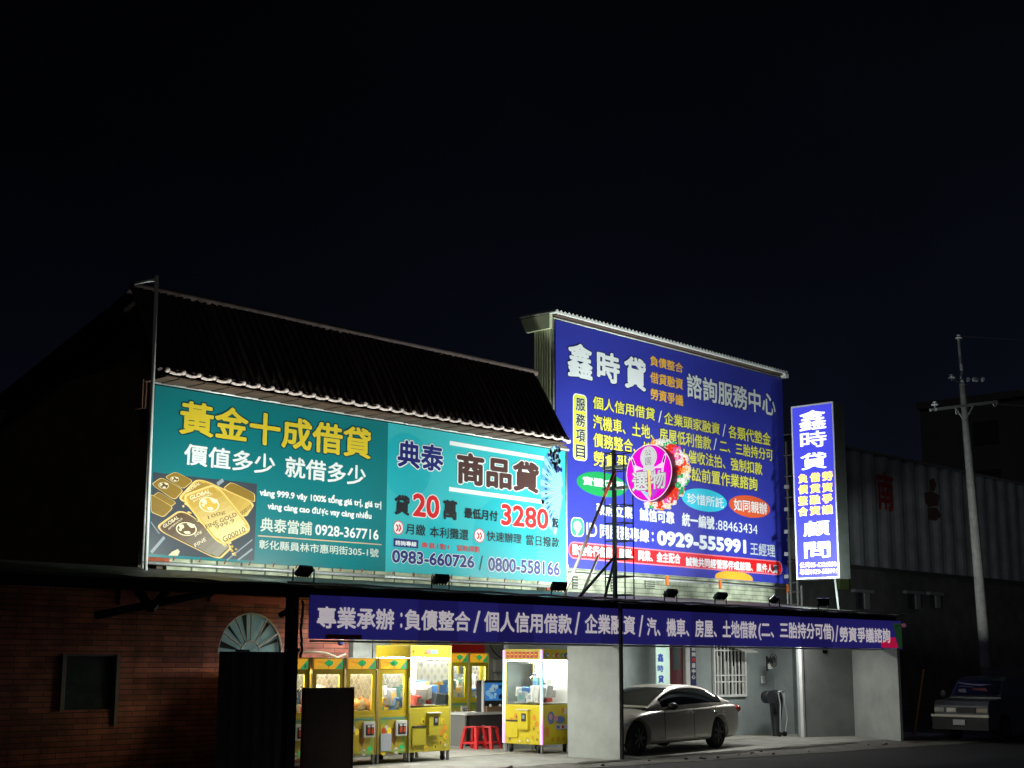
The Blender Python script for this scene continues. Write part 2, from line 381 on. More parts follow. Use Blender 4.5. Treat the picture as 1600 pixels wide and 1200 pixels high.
# ================================================================== CANOPY along the street
CY = 17.0
canopy = thing('street_canopy', 'long dark sheet metal canopy running along the shop front', 'canopy', (21, CY, 2.8))
cz = 2.84
csheet = mat('canopy_sheet', (.11, .115, .10), .5, .2, noise=.45, nscale=5, bump=.2)
b = MB(); nx = 60; X0, X1 = 4.5, 31.75
for i in range(nx):
    xa = X0+(X1-X0)*i/nx; xb = X0+(X1-X0)*(i+1)/nx; xm = (xa+xb)/2; j = .012*math.sin(i*2.1)
    b.prism([(xa, CY-.15, cz+j), (xb, CY-.15, cz+.012*math.sin((i+1)*2.1)), (xb, 20.45, cz+.37), (xa, 20.45, cz+.37)], (0, 0, -.03), csheet)
b.build('roof_sheet', canopy)
navy_trim = mat('dark_fascia', (.014, .016, .024), .6, noise=.3)
b = MB(); b.box((X0, CY+.03, 2.66), (X1-.05, CY+.10, cz-.035), navy_trim); b.build('fascia', canopy)
for x in (14, 17.3, 21.1, 25, 28.5, 31.4):
    b = MB(); b.prism([(x-.04, CY+.12, cz-.12), (x-.04, 20.3, cz+.2), (x-.04, 20.3, cz+.3), (x-.04, CY+.12, cz-.02)], (.08, 0, 0), black); b.build('rafter', canopy)
trim = mat('flashing', (.5, .5, .46), .5, .3, noise=.4, nscale=8)
b = MB(); 
for i in range(26):
    xa = 13.3+(31.9-13.3)*i/26; xb = 13.3+(31.9-13.3)*(i+1)/26; za = cz+.02+.014*math.sin(i*3.3); zb = cz+.02+.014*math.sin((i+1)*3.3)
    b.tube((xa, CY-.17, za), (xb, CY-.17, zb), .018, trim, 6)
b.build('edge_flashing', canopy)
# diagonal bracket trusses and posts
for pts in (((150, 962), (330, 926)), ((212, 915), (236, 952)), ((268, 915), (236, 952))):
    p, q = onY(*pts[0], CY+.3), onY(*pts[1], CY+.3); b = MB(); b.tube(p, q, .06, black, 6); b.build('brace', canopy)
def post(px, w, label=None):
    p = onY(px, 1000, CY+.1); b = MB(); b.box((p.x-w, CY+.12, 0), (p.x+w, CY+.12+2*w, cz-.05), black); return b.build('post', canopy)
pp = post(461, .07)
b = MB()
p = onY(470, 930, CY+.1)
zz = [2.62-.04*i for i in range(22)]
b.path([(p.x+.06+.035*random.random(), CY+.15, z) for z in zz], .022, black, 6); b.build('cable', canopy)
# partition post: dark angle at the shop divider
PX, PY = 20.97, 16.84
pm = mat('post_dark', (.03, .03, .032), .6)
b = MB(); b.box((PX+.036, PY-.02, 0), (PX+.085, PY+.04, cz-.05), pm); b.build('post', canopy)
b = MB(); p = onY(1407, 1010, CY); b.box((p.x-.03, CY+.12, 1.98), (p.x+.01, CY+.16, 2.66), steel); b.build('bracket', canopy)

# ================================================================== BANNER on the canopy front
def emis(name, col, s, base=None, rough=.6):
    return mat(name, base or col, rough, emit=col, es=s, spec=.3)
BF = Face('Y', CY-.02)
banner = thing('canopy_banner', 'long navy banner with white characters along the canopy edge', 'sign', (22, CY, 2.05))
b = MB(); u0 = onY(483, 1000, CY).x; u1 = onY(1409, 1015, CY).x; zb, zt = 2.055, 2.70
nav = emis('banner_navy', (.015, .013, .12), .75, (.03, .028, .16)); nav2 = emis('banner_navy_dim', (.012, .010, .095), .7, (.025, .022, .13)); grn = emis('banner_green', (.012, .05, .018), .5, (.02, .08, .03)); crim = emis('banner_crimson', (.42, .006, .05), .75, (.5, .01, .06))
cuts = [u0]
for px in (530, 587, 652, 715, 750, 777, 833, 888, 938, 970, 1040, 1080, 1140, 1195, 1250, 1300, 1350): cuts.append(onY(px, 1000, CY).x)
cuts.append(u1)
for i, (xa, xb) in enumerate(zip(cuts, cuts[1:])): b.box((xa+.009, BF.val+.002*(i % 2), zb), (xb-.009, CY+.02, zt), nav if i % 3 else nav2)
b.build('panel', banner)
b = MB(); p0 = onY(1376, 1010, CY).x; p1 = onY(1402, 1010, CY).x
b.poly([BF.xyz(p1-.22, zt-.05, 2), BF.xyz(p1+.02, zb+.02, 2), BF.xyz(u1-.01, zb+.02, 2), BF.xyz(u1-.01, zt-.05, 2)], grn)
b.poly([BF.xyz(p0, zb+.02, 3), BF.xyz(p1, zb+.02, 3), BF.xyz(p1-.13, zb+.27, 3), BF.xyz(p1-.42, zb+.25, 3), BF.xyz(p0-.03, zb+.15, 3)], crim)
b.build('corner_mark', banner)
boxes('glow_blocker', banner, mat('glow_blocker_grey', (.16, .16, .17), .8), ((u0, CY+.0215, zb+.002), (u1, CY+.026, zt-.002)))  # added sheet blocks the panels' rear glow; shows dark in the seams
b = MB(); b.tube((u0, CY-.02, zb-.03), (u1, CY-.02, zb-.03), .016, steel, 8); b.build('bottom_rail', banner)
b = MB(); p, q = onY(507, 991, CY), onY(563, 999, CY); b.box((p.x, BF.val-.012, q.z), (q.x, BF.val-.004, p.z), mat('tape', (.26, .07, .045), .7)); b.build('patch', banner)
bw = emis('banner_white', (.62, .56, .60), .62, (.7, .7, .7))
kw = dict(bold=.028, lay=3)
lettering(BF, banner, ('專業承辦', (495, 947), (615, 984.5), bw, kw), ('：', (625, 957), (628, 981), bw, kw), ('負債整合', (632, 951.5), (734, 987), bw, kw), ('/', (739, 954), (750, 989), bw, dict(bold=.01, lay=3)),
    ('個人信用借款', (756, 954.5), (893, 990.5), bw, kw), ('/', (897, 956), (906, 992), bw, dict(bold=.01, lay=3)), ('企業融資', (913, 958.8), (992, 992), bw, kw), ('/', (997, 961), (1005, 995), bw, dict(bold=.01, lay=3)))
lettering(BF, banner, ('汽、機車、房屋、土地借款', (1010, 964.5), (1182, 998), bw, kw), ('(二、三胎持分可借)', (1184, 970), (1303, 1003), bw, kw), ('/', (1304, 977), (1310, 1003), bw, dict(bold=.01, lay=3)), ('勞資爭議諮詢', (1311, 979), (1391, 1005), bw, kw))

# ================================================================== TEAL BILLBOARD (gold pawn)
SY = 19.85
SF = Face('Y', SY)
teal = mat('print_teal', (.003, .165, .185), **vinyl); turq = mat('print_turquoise', (.035, .44, .49), **vinyl); turq2 = mat('print_turquoise_deep', (.012, .40, .47), **vinyl)
pw = mat('print_white', (.80, .82, .82), **vinyl); yel = mat('print_gold_yellow', (.72, .52, .03), **vinyl); pbk = mat('print_black', (.012, .014, .016), **vinyl)
pdk = mat('print_dark_teal', (.003, .06, .065), **vinyl); pred = mat('print_red', (.62, .012, .015), **vinyl); pnv = mat('print_navy', (.012, .018, .17), **vinyl); pbr = mat('print_brown', (.075, .032, .03), **vinyl)
xs0, xs1, xs2 = onY(238, 700, SY).x, onY(604.5, 760, SY).x, onY(883.5, 800, SY).x
z_t, z_b = 6.10, 3.34
def frame(parent, x0, x1, z0, z1, Y, red=True):
    b = MB(); b.tube((x0-.05, Y+.03, z1+.04), (x1+.12, Y+.03, z1+.04), .028, steel, 8); b.tube((x0-.05, Y+.03, z0-.06), (x1+.05, Y+.03, z0-.06), .028, steel, 8)
    return b.build('frame', parent)
bb1 = thing('billboard', 'teal billboard with yellow characters and a picture of gold bars', 'billboard', (xs0, SY, z_b))
boxes('panel', bb1, teal, ((xs0, SY, z_b), (xs1-.003, SY+.02, z_t)))
b = MB(); b.tube((xs0-.05, SY+.03, z_t+.05), (xs1, SY+.03, z_t+.05), .03, steel, 8); b.tube((xs0-.06, SY+.03, z_b-.09), (xs1, SY+.03, z_b-.09), .03, steel, 8)
b.tube((xs0-.05, SY+.03, z_b-.3), (xs0-.05, SY+.03, z_t+.05), .022, steel, 8); b.build('frame', bb1)
b = MB(); b.box((xs0-.02, SY+.04, z_b-.09), (xs0+.45, SY+.08, z_b-.0), rust)
for i in range(9): x = xs0+.5+i*.5; b.tube((x, SY+.02, z_b-.04), (x+.02, SY, z_b+.03), .012, rust, 6)
b.build('lacing', bb1)
dt = dict(bold=.02, lay=2, rim=pdk, rw=.03)
lettering(SF, bb1, ('黃金十成借貸', (281.5, 624), (579, 718.5), yel, dict(bold=.028, lay=2, rim=pdk, rw=.04)))
lettering(SF, bb1, ('價值多少', (288, 692), (429, 742.5), pw, dict(bold=.022, lay=2)), ('就借多少', (445.5, 712), (571, 760), pw, dict(bold=.022, lay=2)))
lettering(SF, bb1, ('vàng 999.9 vây 100% tổng giá trị, giá trị', (405.5, 760.5), (595.5, 797), pw, dict(bold=.04)), ('vàng càng cao được vay càng nhiều', (418, 782), (580, 814), pw, dict(bold=.04)))
grl = mat('print_cream', (.62, .66, .60), **vinyl); bge = mat('print_beige', (.55, .42, .27), **vinyl)
lettering(SF, bb1, ('典泰當鋪', (407, 808), (487, 837), grl, dict(bold=.02)), ('0928-367716', (492.5, 819), (591, 844), pw, dict(bold=.022)), ('彰化縣員林市惠明街305-1號', (404.5, 843), (591, 871), grl, dict(bold=.015)))
b = MB(); SF.line(b, (402.7, 837), (596, 851), .022, bge); b.build('rule', bb1)
# the gold bar picture
z7 = lambda x, y: (230+x/7.5, 730+y/7.5)
pic = MB(); slate = mat('print_slate', (.045, .055, .07), **vinyl); slate2 = mat('print_slate_pale', (.30, .34, .38), **vinyl)
SF.rect(pic, (239, 738), (397, 876), slate, 1)
for p, q, w in (((45, 1000), (200, 820), .05), ((820, 200), (890, 150), .06), ((930, 1090), (1230, 850), .02), ((1060, 1090), (1230, 960), .03), ((40, 640), (140, 780), .015)): SF.line(pic, z7(*p), z7(*q), w, slate2, 2)
pic.build('picture', bb1)
gold = [mat('print_gold_%s' % n_, c, **vinyl) for n_, c in (('rim', (.80, .55, .20)), ('bright', (.62, .38, .06)), ('pale', (.80, .62, .26)), ('deep', (.26, .15, .02)), ('brown', (.13, .075, .03)))]
def rpoly(c, f):
    o = []; n_ = len(c)
    for i in range(n_):
        p, a, q = Vector(c[i-1]), Vector(c[i]), Vector(c[(i+1) % n_]); A = a+(p-a)*f; B = a+(q-a)*f
        for k_ in range(7):
            t = k_/6; o.append(tuple((A*(1-t)**2+a*2*t*(1-t)+B*t*t)))
    return o
def grad_gold(nm, lo, hi, z0, z1):
    m_ = mat(nm, lo, **vinyl); t = m_.node_tree
    return m_
BARS = ([((200, 115), (330, 50), (540, 160), (420, 260)), 3, 2], [((40, 200), (165, 115), (430, 270), (320, 390)), 3, 2.6], [((60, 340), (130, 285), (345, 415), (270, 470)), 3, 2.6],
        [((40, 320), (70, 330), (310, 470), (190, 590), (40, 530)), 3, 3.2], [((880, 250), (980, 170), (1262, 310), (1262, 420)), 3, 2], [((330, 390), (590, 115), (1268, 420), (1150, 600)), 1, 3.2],
        [((70, 715), (400, 480), (1010, 930), (840, 1095)), 4, 3.8], [((380, 340), (800, 185), (1245, 735), (850, 935)), 1, 5.2])
b = MB()
for c, gi, ly in BARS:
    c = [z7(*k_) for k_ in c]; cx = sum(k_[0] for k_ in c)/len(c); cy = sum(k_[1] for k_ in c)/len(c)
    SF.px(b, rpoly(c, .22), gold[0], ly); SF.px(b, rpoly([(cx+(k_[0]-cx)*.94, cy+(k_[1]-cy)*.94) for k_ in c], .22), gold[gi], ly+.4)
def slices(q, lo, hi, ly, nm, ns2=9):
    c0, c1, c2, c3 = (Vector(z7(*k_)) for k_ in q)
    for i in range(ns2):
        t0, t1 = .05+.9*i/ns2, .05+.9*(i+1)/ns2; ins = .07+(.05 if i in (0, ns2-1) else 0); A0, B0, A1, B1 = c0.lerp(c3, t0), c1.lerp(c2, t0), c0.lerp(c3, t1), c1.lerp(c2, t1)
        col = tuple(lo[j]+(hi[j]-lo[j])*((i+.5)/ns2)**1.4 for j in range(3)); SF.px(b, [tuple(A0.lerp(B0, ins)), tuple(A0.lerp(B0, 1-ins)), tuple(A1.lerp(B1, 1-ins)), tuple(A1.lerp(B1, ins))], mat('%s_%d' % (nm, i), col, **vinyl), ly)
slices(((380, 340), (800, 185), (1245, 735), (850, 935)), (.46, .27, .035), (.86, .70, .34), 5.9, 'print_bar')
slices(((70, 715), (400, 480), (1010, 930), (840, 1095)), (.10, .05, .02), (.30, .27, .22), 4.35, 'print_dark_bar')
slices(((330, 390), (590, 115), (1268, 420), (1150, 600)), (.34, .20, .03), (.60, .38, .08), 3.9, 'print_back_bar')
random.seed(3)
for i in range(46):
    t = random.random(); x, y = 380+t*620+random.random()*70, 430+t*560+random.random()*90-40
    SF.ell(b, z7(x, y), (1.4+random.random(), 1.4+random.random()), gold[random.choice((0, 2, 1))], 4.6, n=8)
b.build('gold_bars', bb1)
b = MB(); gl = gold[4]; gp = mat('print_gold_pale_text', (.85, .74, .5), **vinyl)
def T(t, bl, br, tl, m_, ly=6.4, bold=.025): SF.atext(b, t, z7(*bl), z7(*br), z7(*tl), m_, bold, ly)
T('GLOBAL', (500, 385), (735, 300), (490, 340), gp); T('INTERGOLD', (535, 410), (760, 320), (530, 390), gp, bold=.01)
T('100g', (715, 620), (915, 550), (700, 570), gl, bold=.005); T('FINE GOLD', (690, 725), (1050, 570), (670, 680), gl, bold=.01); T('999.9', (800, 730), (1020, 640), (785, 690), gl, bold=.005); T('G00010', (890, 880), (1150, 755), (870, 820), gl, bold=.01)
T('GLOBAL', (195, 715), (370, 600), (175, 680), gp, 4.6); T('INTERGOLD', (250, 735), (410, 610), (243, 715), gp, 4.6, .01); T('GLOBAL', (465, 300), (620, 200), (455, 265), gp, 4.0, .01); T('00010', (1095, 570), (1225, 475), (1080, 530), gl, 4.0, .01); T('FINE', (560, 940), (690, 860), (545, 900), gp, 4.6, .0); T('50g', (560, 830), (640, 770), (545, 790), gp, 4.6, .0)
def globe(cx, cy, rx, ry, ly):
    c = z7(cx, cy); SF.ell(b, c, (rx/7.5, ry/7.5), gp, ly, n=30); SF.ell(b, c, (rx/7.5*.88, ry/7.5*.88), gold[1] if ly > 5 else gold[4], ly+.3, n=30)
    for dx, dy, sx, sy in ((-.5, -.35, .3, .35), (-.6, .1, .18, .2), (.05, .55, .38, .25), (.5, -.45, .4, .3), (.2, -.7, .2, .12)): SF.px(b, rpoly([(c[0]+rx/7.5*(dx+sx*k_[0]), c[1]+ry/7.5*(dy+sy*k_[1])) for k_ in ((-1, -.8), (.7, -1), (1, .6), (-.2, 1))], .35), gp, ly+.6)
globe(720, 440, 118, 88, 6.3); globe(455, 725, 122, 80, 4.6); globe(190, 215, 60, 40, 3.4); globe(320, 140, 50, 30, 2.8)
b.build('picture_lettering', bb1)
tear = MB(); SF.px(tear, [(262, 868), (268, 862), (277, 858), (280, 862), (277, 868.5)], mat('torn_vinyl', (.72, .62, .40), .8), 7); tear.build('torn_flap', bb1)

# ------------------------------------------------------------------ TURQUOISE BILLBOARD
bb2 = thing('billboard', 'turquoise billboard with red loan figures and a folding fan', 'billboard', (xs1, SY, z_b))
boxes('panel', bb2, turq, ((xs1+.003, SY, z_b), (xs2, SY+.02, z_t)))
b = MB(); b.tube((xs1, SY+.03, z_t+.05), (xs2+.14, SY+.03, z_t+.05), .03, steel, 8); b.tube((xs1, SY+.03, z_b-.09), (xs2+.02, SY+.03, z_b-.09), .03, steel, 8)
b.tube((xs2+.06, SY+.03, z_b-.3), (xs2+.06, SY+.03, z_t+.02), .022, steel, 8); b.build('frame', bb2)
b = MB(); b.box((xs2-.55, SY+.03, z_b-.17), (xs2-.05, SY+.06, z_b-.11), rust)
for i in range(9): x = xs1+.2+i*.5; b.tube((x, SY+.02, z_b-.04), (x+.02, SY, z_b+.03), .012, rust, 6)
b.build('lacing', bb2)
b = MB()
def clip_circle(c, r, m_, ly):
    u0_, v0_ = SF.uv(SF.pt(*c)); pts = []
    for i in range(48):
        t = 2*math.pi*i/48; pts.append((min(max(u0_+r*math.cos(t), xs1+.01), xs2-.01), min(max(v0_+r*math.sin(t), z_b+.01), z_t-.01)))
    b.poly([SF.xyz(u_, v_, ly) for u_, v_ in pts], m_)
clip_circle((636, 728), .62, turq2, 1); clip_circle((790, 850), .95, turq2, 1); clip_circle((690, 850), .5, mat('print_turquoise_mid', (.016, .44, .51), **vinyl), 1)
SF.line(b, (702.5, 692), (850, 716.5), .085, pw, 2); SF.line(b, (701.5, 764), (850, 784.5), .085, pw, 2); b.build('artwork', bb2)
fan = MB(); piv = (881, 767); fb = mat('print_fan_blue', (.10, .30, .46), **vinyl); fb2 = mat('print_fan_pale', (.26, .50, .60), **vinyl)
nf = 20; P = SF.uv(SF.pt(*piv)); R0 = 1.02
for i in range(nf):
    t0 = math.radians(104+(250-104)*i/nf); t1 = math.radians(104+(250-104)*(i+1)/nf)
    f = lambda r, t: SF.xyz(P[0]+r*.72*math.cos(t)-.01, P[1]+r*math.sin(t), 2)
    fan.poly([f(.12, t0), f(R0, t0), f(R0, t1), f(.12, t1)], fb2 if i % 2 else fb)
    d = lambda r, t: SF.xyz(P[0]+r*.72*math.cos(t)-.01, P[1]+r*math.sin(t), 3)
    tm = (t0+t1)/2; fan.poly([d(.1, tm-.012), d(.6, tm-.006), d(.6, tm+.006), d(.1, tm+.012)], pnv if i % 2 else pw); fan.poly([d(.72, tm-.02), d(.84, tm-.02), d(.84, tm+.02), d(.72, tm+.02)], pnv)
random.seed(5)
for i in range(60):
    t = math.radians(100+random.random()*34); r = .45+random.random()*.55; q_ = (P[0]+r*.72*math.cos(t)-.01, P[1]+r*math.sin(t)); s_ = .02+.03*random.random()
    if q_[0] < xs2-.05: fan.poly([SF.xyz(q_[0]+s_*math.cos(a), q_[1]+s_*math.sin(a)*1.2, 4) for a in (0, 1.4, 2.6, 4, 5.2)], random.choice((pbk, pnv, pbk, fb2)))
fan.build('printed_fan', bb2)
wr = dict(bold=.03, lay=4, rim=pw, rw=.04)
lettering(SF, bb2, ('典泰', (621, 686), (692, 738.5), pnv, wr))
lettering(SF, bb2, ('商品貸', (713, 704.5), (842, 772), pbr, dict(bold=.045, lay=4, rim=pw, rw=.035)))
lettering(SF, bb2, ('貸', (615.7, 772), (639.5, 806.5), pbk, dict(bold=.045, lay=4)), ('20', (644.5, 770), (686, 811), pred, dict(bold=.03, lay=4, rim=pw, rw=.035)), ('萬', (692, 780), (713.6, 813.5), pbk, dict(bold=.045, lay=4)),
    ('最低月付', (725, 793), (777, 815), pbk, dict(bold=.03, lay=4)), ('3280', (782.5, 786.5), (856.5, 828), pred, dict(bold=.03, lay=4, rim=pw, rw=.035)), ('起', (862.5, 809), (872.5, 825.5), pbk, dict(bold=.04, lay=4)))
lettering(SF, bb2, ('月繳', (633, 817.5), (664, 837.5), pbk, {'lay': 4, 'bold': .013}), ('本利攤還', (671, 822), (731.5, 844.5), pbk, {'lay': 4, 'bold': .013}), ('快速辦理', (760, 829.5), (814.5, 850), pbk, {'lay': 4, 'bold': .013}), ('當日撥款', (821.5, 835), (874, 856.5), pbk, {'lay': 4, 'bold': .013}))
b = MB()
for c in ((622, 824.5), (748.5, 837)):
    SF.ell(b, c, (8.2, 11), pred, 4, n=28); SF.ell(b, c, (7.2, 9.6), pw, 4.5, n=28)
    for dx in (-3.4, .6): SF.line(b, (c[0]+dx, c[1]-5), (c[0]+dx+3.2, c[1]+.3), .035, pred, 5); SF.line(b, (c[0]+dx, c[1]+5.6), (c[0]+dx+3.2, c[1]+.2), .035, pred, 5.3)
SF.rect(b, (614.5, 840.8), (653, 857), pnv, 4); b.build('bullet', bb2)
lettering(SF, bb2, ('諮詢專線', (617, 844), (650, 854.5), pw, dict(bold=.03, lay=5)), ('專員1對1', (658, 847), (700.5, 859.5), pred, dict(bold=.012, lay=4, sp=1.15)), ('協助規劃', (713, 851), (748.5, 863.5), pred, dict(bold=.012, lay=4, sp=1.1)))
lettering(SF, bb2, ('0983-660726', (612, 858.5), (740.5, 888), pnv, dict(bold=.035, lay=4, rim=pw, rw=.035)), ('/', (748.5, 868), (754, 891.5), pbk, dict(bold=.005, lay=4)), ('0800-558166', (762, 870), (874.3, 900), pnv, dict(bold=.035, lay=4, rim=pw, rw=.035)))

# ================================================================== METAL BUILDING with the big blue billboard
QY = 20.6
QF = Face('Y', QY)
mb_l, mb_r = onY(867, 560, QY).x, onY(1222, 600, QY).x
qz1, qz0 = onY(867, 497, QY).z-.03, onY(1050, 899, QY).z
shed = thing('metal_building', 'tall metal clad building behind the big blue billboard', 'building', (mb_l, QY+.3, 0))
clad = mat('pale_green_cladding', (.62, .66, .44), .6, .1, noise=.2, nscale=3)
back = onX(836, 560, mb_l).y
b = MB(); nrib = 7
yy = QY+.08
for i in range(nrib*2):   # corrugated left side
    ya = QY+.08+(back-QY-.08)*i/(nrib*2); yb2 = QY+.08+(back-QY-.08)*(i+1)/(nrib*2); xo = -.05 if i % 2 else 0
    b.box((mb_l+.02+xo, ya, 3.0), (mb_l+.2, yb2-.001, qz1+.12), clad)
b.build('side_wall', shed)
tw = brick_mat('white_tile', (.44, .47, .36), (.38, .41, .31), (.15, .16, .12), .7, .11, .008, .45)
b = MB(); b.box((mb_l+.2, QY+.35, 2.9), (mb_r-.1, QY+.5, qz1), tw); b.build('front_wall', shed)
b = MB(); b.box((mb_l+.2, QY+.5, 2.9), (mb_r-.1, 30, 7.6), mat('dark_cladding', (.10, .11, .12), .7, noise=.3)); b.build('rear_wall', shed)
# slots and grilles in the tiled wall
for (xa, xb, ya, yb2) in ((895, 903, 897, 920), (1008, 1023, 902, 920), (955, 962, 902, 924)):
    p, q = onY(xa, ya, QY+.33), onY(xb, yb2, QY+.33); b = MB(); b.box((p.x, QY+.32, q.z), (q.x, QY+.345, p.z), mat('slot_dark', (.07, .075, .07), .8))
    for i in range(5): z_ = q.z+(p.z-q.z)*(i+.5)/5; b.box((p.x-.02, QY+.30, z_-.012), (q.x+.02, QY+.319, z_+.012), tw)
    b.build('window', shed)
# cap roof
b = MB(); ncor = 70
cx0, cx1 = mb_l-.12, mb_r+.12; ct = onY(867, 486, QY-.1).z
for i in range(ncor):
    xa = cx0+(cx1-cx0)*i/ncor; xb = cx0+(cx1-cx0)*(i+1)/ncor; xm = (xa+xb)/2
    b.prism([(xa, QY-.12, ct), (xm, QY-.12, ct+.055), (xb, QY-.12, ct), (xb, QY-.12, ct-.03), (xa, QY-.12, ct-.03)], (0, onX(813, 484, cx0).y-QY+.14, .02), white)
b.build('roof', shed)
b = MB(); b.box((cx0+.1, QY-.05, qz1+.08), (cx1-.15, QY+.05, ct-.035), mat('brown_fascia', (.10, .062, .05), .8, noise=.4)); b.box((cx1-.15, QY-.14, qz1+.02), (cx1, QY+.1, ct-.035), white)
p = onX(814, 484, cx0); b.prism([(cx0, QY+.05, ct-.035), (cx0, p.y, ct-.035), (cx0, p.y-.14, ct-.36), (cx0, QY+.05, ct-.36)], (.1, 0, 0), clad)
b.build('fascia', shed)
b = MB(); b.box((mb_l-.09, QY+.07, qz1+.0-.1), (mb_l-.05, QY+.55, qz1+.02), rust); b.build('rusty_angle', shed)

bbb = thing('billboard', 'huge blue billboard with white, orange and yellow loan service characters', 'billboard', (mb_l, QY, qz0))
qb = mat('print_blue', (.030, .038, .34), **vinyl)
boxes('panel', bbb, qb, ((mb_l+.03, QY, qz0), (mb_r, QY+.03, qz1)))
b = MB(); b.tube((mb_l, QY+.03, qz1+.04), (mb_r+.05, QY+.03, qz1+.04), .028, steel, 8); b.tube((mb_l+.3, QY+.03, qz0-.12), (mb_r+.02, QY+.03, qz0-.12), .03, steel, 8)
for x in (mb_l, mb_r+.02): b.tube((x, QY+.05, 3.0), (x, QY+.05, qz1+.05), .025, steel, 8)
b.build('frame', bbb)
for px in (1041, 1124, 1230):
    p = onY(px, 915, QY); boxes('clamp', bbb, mat('orange_paint', (.75, .18, .03), .6), ((p.x-.035, QY-.05, qz0-.24), (p.x+.035, QY-.002, qz0-.02)))
qw = mat('print_offwhite', (.70, .73, .76), **vinyl); qy = mat('print_lemon', (.72, .68, .10), **vinyl); qo = mat('print_orange', (.85, .45, .06), **vinyl); qd = mat('print_deep_navy', (.006, .007, .07), **vinyl)
qr = dict(bold=.02, lay=2, rim=qd, rw=.035)
lettering(QF, bbb, ('鑫', (886, 532), (926, 596), qw, dict(bold=.03, rim=qd, rw=.03)), ('時', (932, 546), (968.5, 602), qw, dict(bold=.035, rim=qd, rw=.03)), ('貸', (974.5, 554), (1009.5, 613), qw, dict(bold=.035, rim=qd, rw=.03)), ('諮詢服務中心', (1072.5, 582), (1212, 651.5), qw, dict(bold=.022, rim=qd, rw=.03)))
lettering(QF, bbb, ('負債整合', (1015.5, 555), (1067, 583.5), qo, dict(bold=.022)), ('借貸融資', (1015.5, 580), (1067, 609.5), qo, dict(bold=.022)), ('勞資爭議', (1016, 606), (1067.5, 635), qo, dict(bold=.022)))
b = MB(); QF.rect(b, (895, 613.5), (917.5, 721.5), pw, 1, .12); QF.rect(b, (896.2, 615.5), (916.3, 719.7), mat('print_lime', (.62, .64, .05), **vinyl), 1.6, .1); b.build('tab', bbb)
lettering(QF, bbb, *[(c, (899.5, 621+i*24.3), (914, 643.5+i*24.3), pbk, dict(bold=.02, lay=2, rim=pw, rw=.03)) for i, c in enumerate('服務項目')])
lettering(QF, bbb, ('個人信用借貸', (926, 618), (1023, 657.5), qy, qr), ('/', (1028, 641), (1034, 661), qw, dict(bold=0)), ('企業頭家融資', (1037, 643), (1124.5, 680), qy, qr), ('/', (1128, 662), (1134, 683), qw, dict(bold=0)), ('各類代墊金', (1137.5, 663), (1204, 697), qy, qr))
lettering(QF, bbb, ('汽機車、土地、房屋低利借款', (926, 647), (1111, 704), qy, qr), ('/', (1114, 684), (1120, 704), qw, dict(bold=0)), ('二、三胎持分可', (1124, 686), (1207.5, 721), qy, qr))
lettering(QF, bbb, ('債務整合、協商、終止催收法拍、強制扣款', (926.5, 675.5), (1191, 743), qy, qr))
lettering(QF, bbb, ('勞資爭議、民刑庭訴訟前置作業諮詢', (927, 703.5), (1183.5, 767.5), qy, qr))
for c_, r_, m_ in (((941, 757), (38.5, 19), mat('print_green', (.008, .24, .07), **vinyl)), ((1101, 781.5), (34.5, 17.5), mat('print_cyan', (.03, .50, .68), **vinyl)), ((1171.6, 791.5), (31.5, 17), mat('print_vermilion', (.62, .09, .03), **vinyl))):
    b = MB(); QF.ell(b, c_, r_, m_, 1); b.build('oval', bbb)
lettering(QF, bbb, ('實體店面', (910, 743.5), (974.5, 766), qw, dict(bold=.02)), ('珍惜所託', (1073, 769.5), (1131, 794.5), qw, dict(bold=.015)), ('如同親辦', (1146, 778.5), (1198.5, 804.5), qw, dict(bold=.015)))
lettering(QF, bbb, ('政府立案', (931, 785), (988, 811), qw, dict(bold=.03)), ('誠信可靠', (999, 793), (1053.5, 819.5), qw, dict(bold=.03)), ('統一編號', (1065, 800.5), (1116, 828), qw, dict(bold=.03)), (':88463434', (1118, 812), (1183.5, 835), qw, dict(bold=.004)))
b = MB(); QF.rect(b, (892, 807.5), (912.5, 839.5), pw, 1, .14); QF.rect(b, (893, 809), (911.5, 838), mat('print_app_green', (.02, .55, .16), **vinyl), 1.5, .12); QF.ell(b, (902, 822), (6.0, 8.0), pw, 2, n=28); QF.px(b, [(898.5, 829), (905.5, 829.5), (901, 836)], pw, 2.3); QF.text(b, 'LINE', (897.5, 820.3), (906.5, 825), mat('print_app_text', (.1, .35, .15), **vinyl), bold=.01, lay=2); b.build('app_badge', bbb)
lettering(QF, bbb, ('ID', (916, 816.5), (932.5, 839.5), qw, dict(bold=.015)), ('同服務專線', (937, 818.5), (1014, 848), qw, dict(bold=.022)), (':', (1018, 831), (1021, 846), qw, dict(bold=.02)), ('0929-555991', (1026, 828), (1166, 865.5), qw, dict(bold=.05)), ('王經理', (1171.5, 847), (1211, 870.5), mat('print_grey', (.5, .53, .56), **vinyl), dict(bold=.012)))
b = MB(); QF.rect(b, (888, 845.5), (1222.5, 899.5), mat('print_pink_edge', (.72, .18, .24), **vinyl), 1, (QF.uv(QF.pt(888, 845.5))[1]-QF.uv(QF.pt(1222.5, 899.5))[1])/2-.002)
u0_, v1_ = QF.uv(QF.pt(888, 845.5)); u1_, v0_ = QF.uv(QF.pt(1222.5, 899.5)); hr = (v1_-v0_)/2-.004; rr = hr-.03; pts = []
for cx_, cy_, a_ in ((u1_-hr, v0_+hr, -90), (u1_-hr, v1_-hr, 0), (u0_+hr, v1_-hr, 90), (u0_+hr, v0_+hr, 180)):
    for i in range(7): t = math.radians(a_+15*i); pts.append((cx_+rr*math.cos(t), cy_+rr*math.sin(t)))
b.poly([QF.xyz(*p_, 1.6) for p_ in pts], pred)
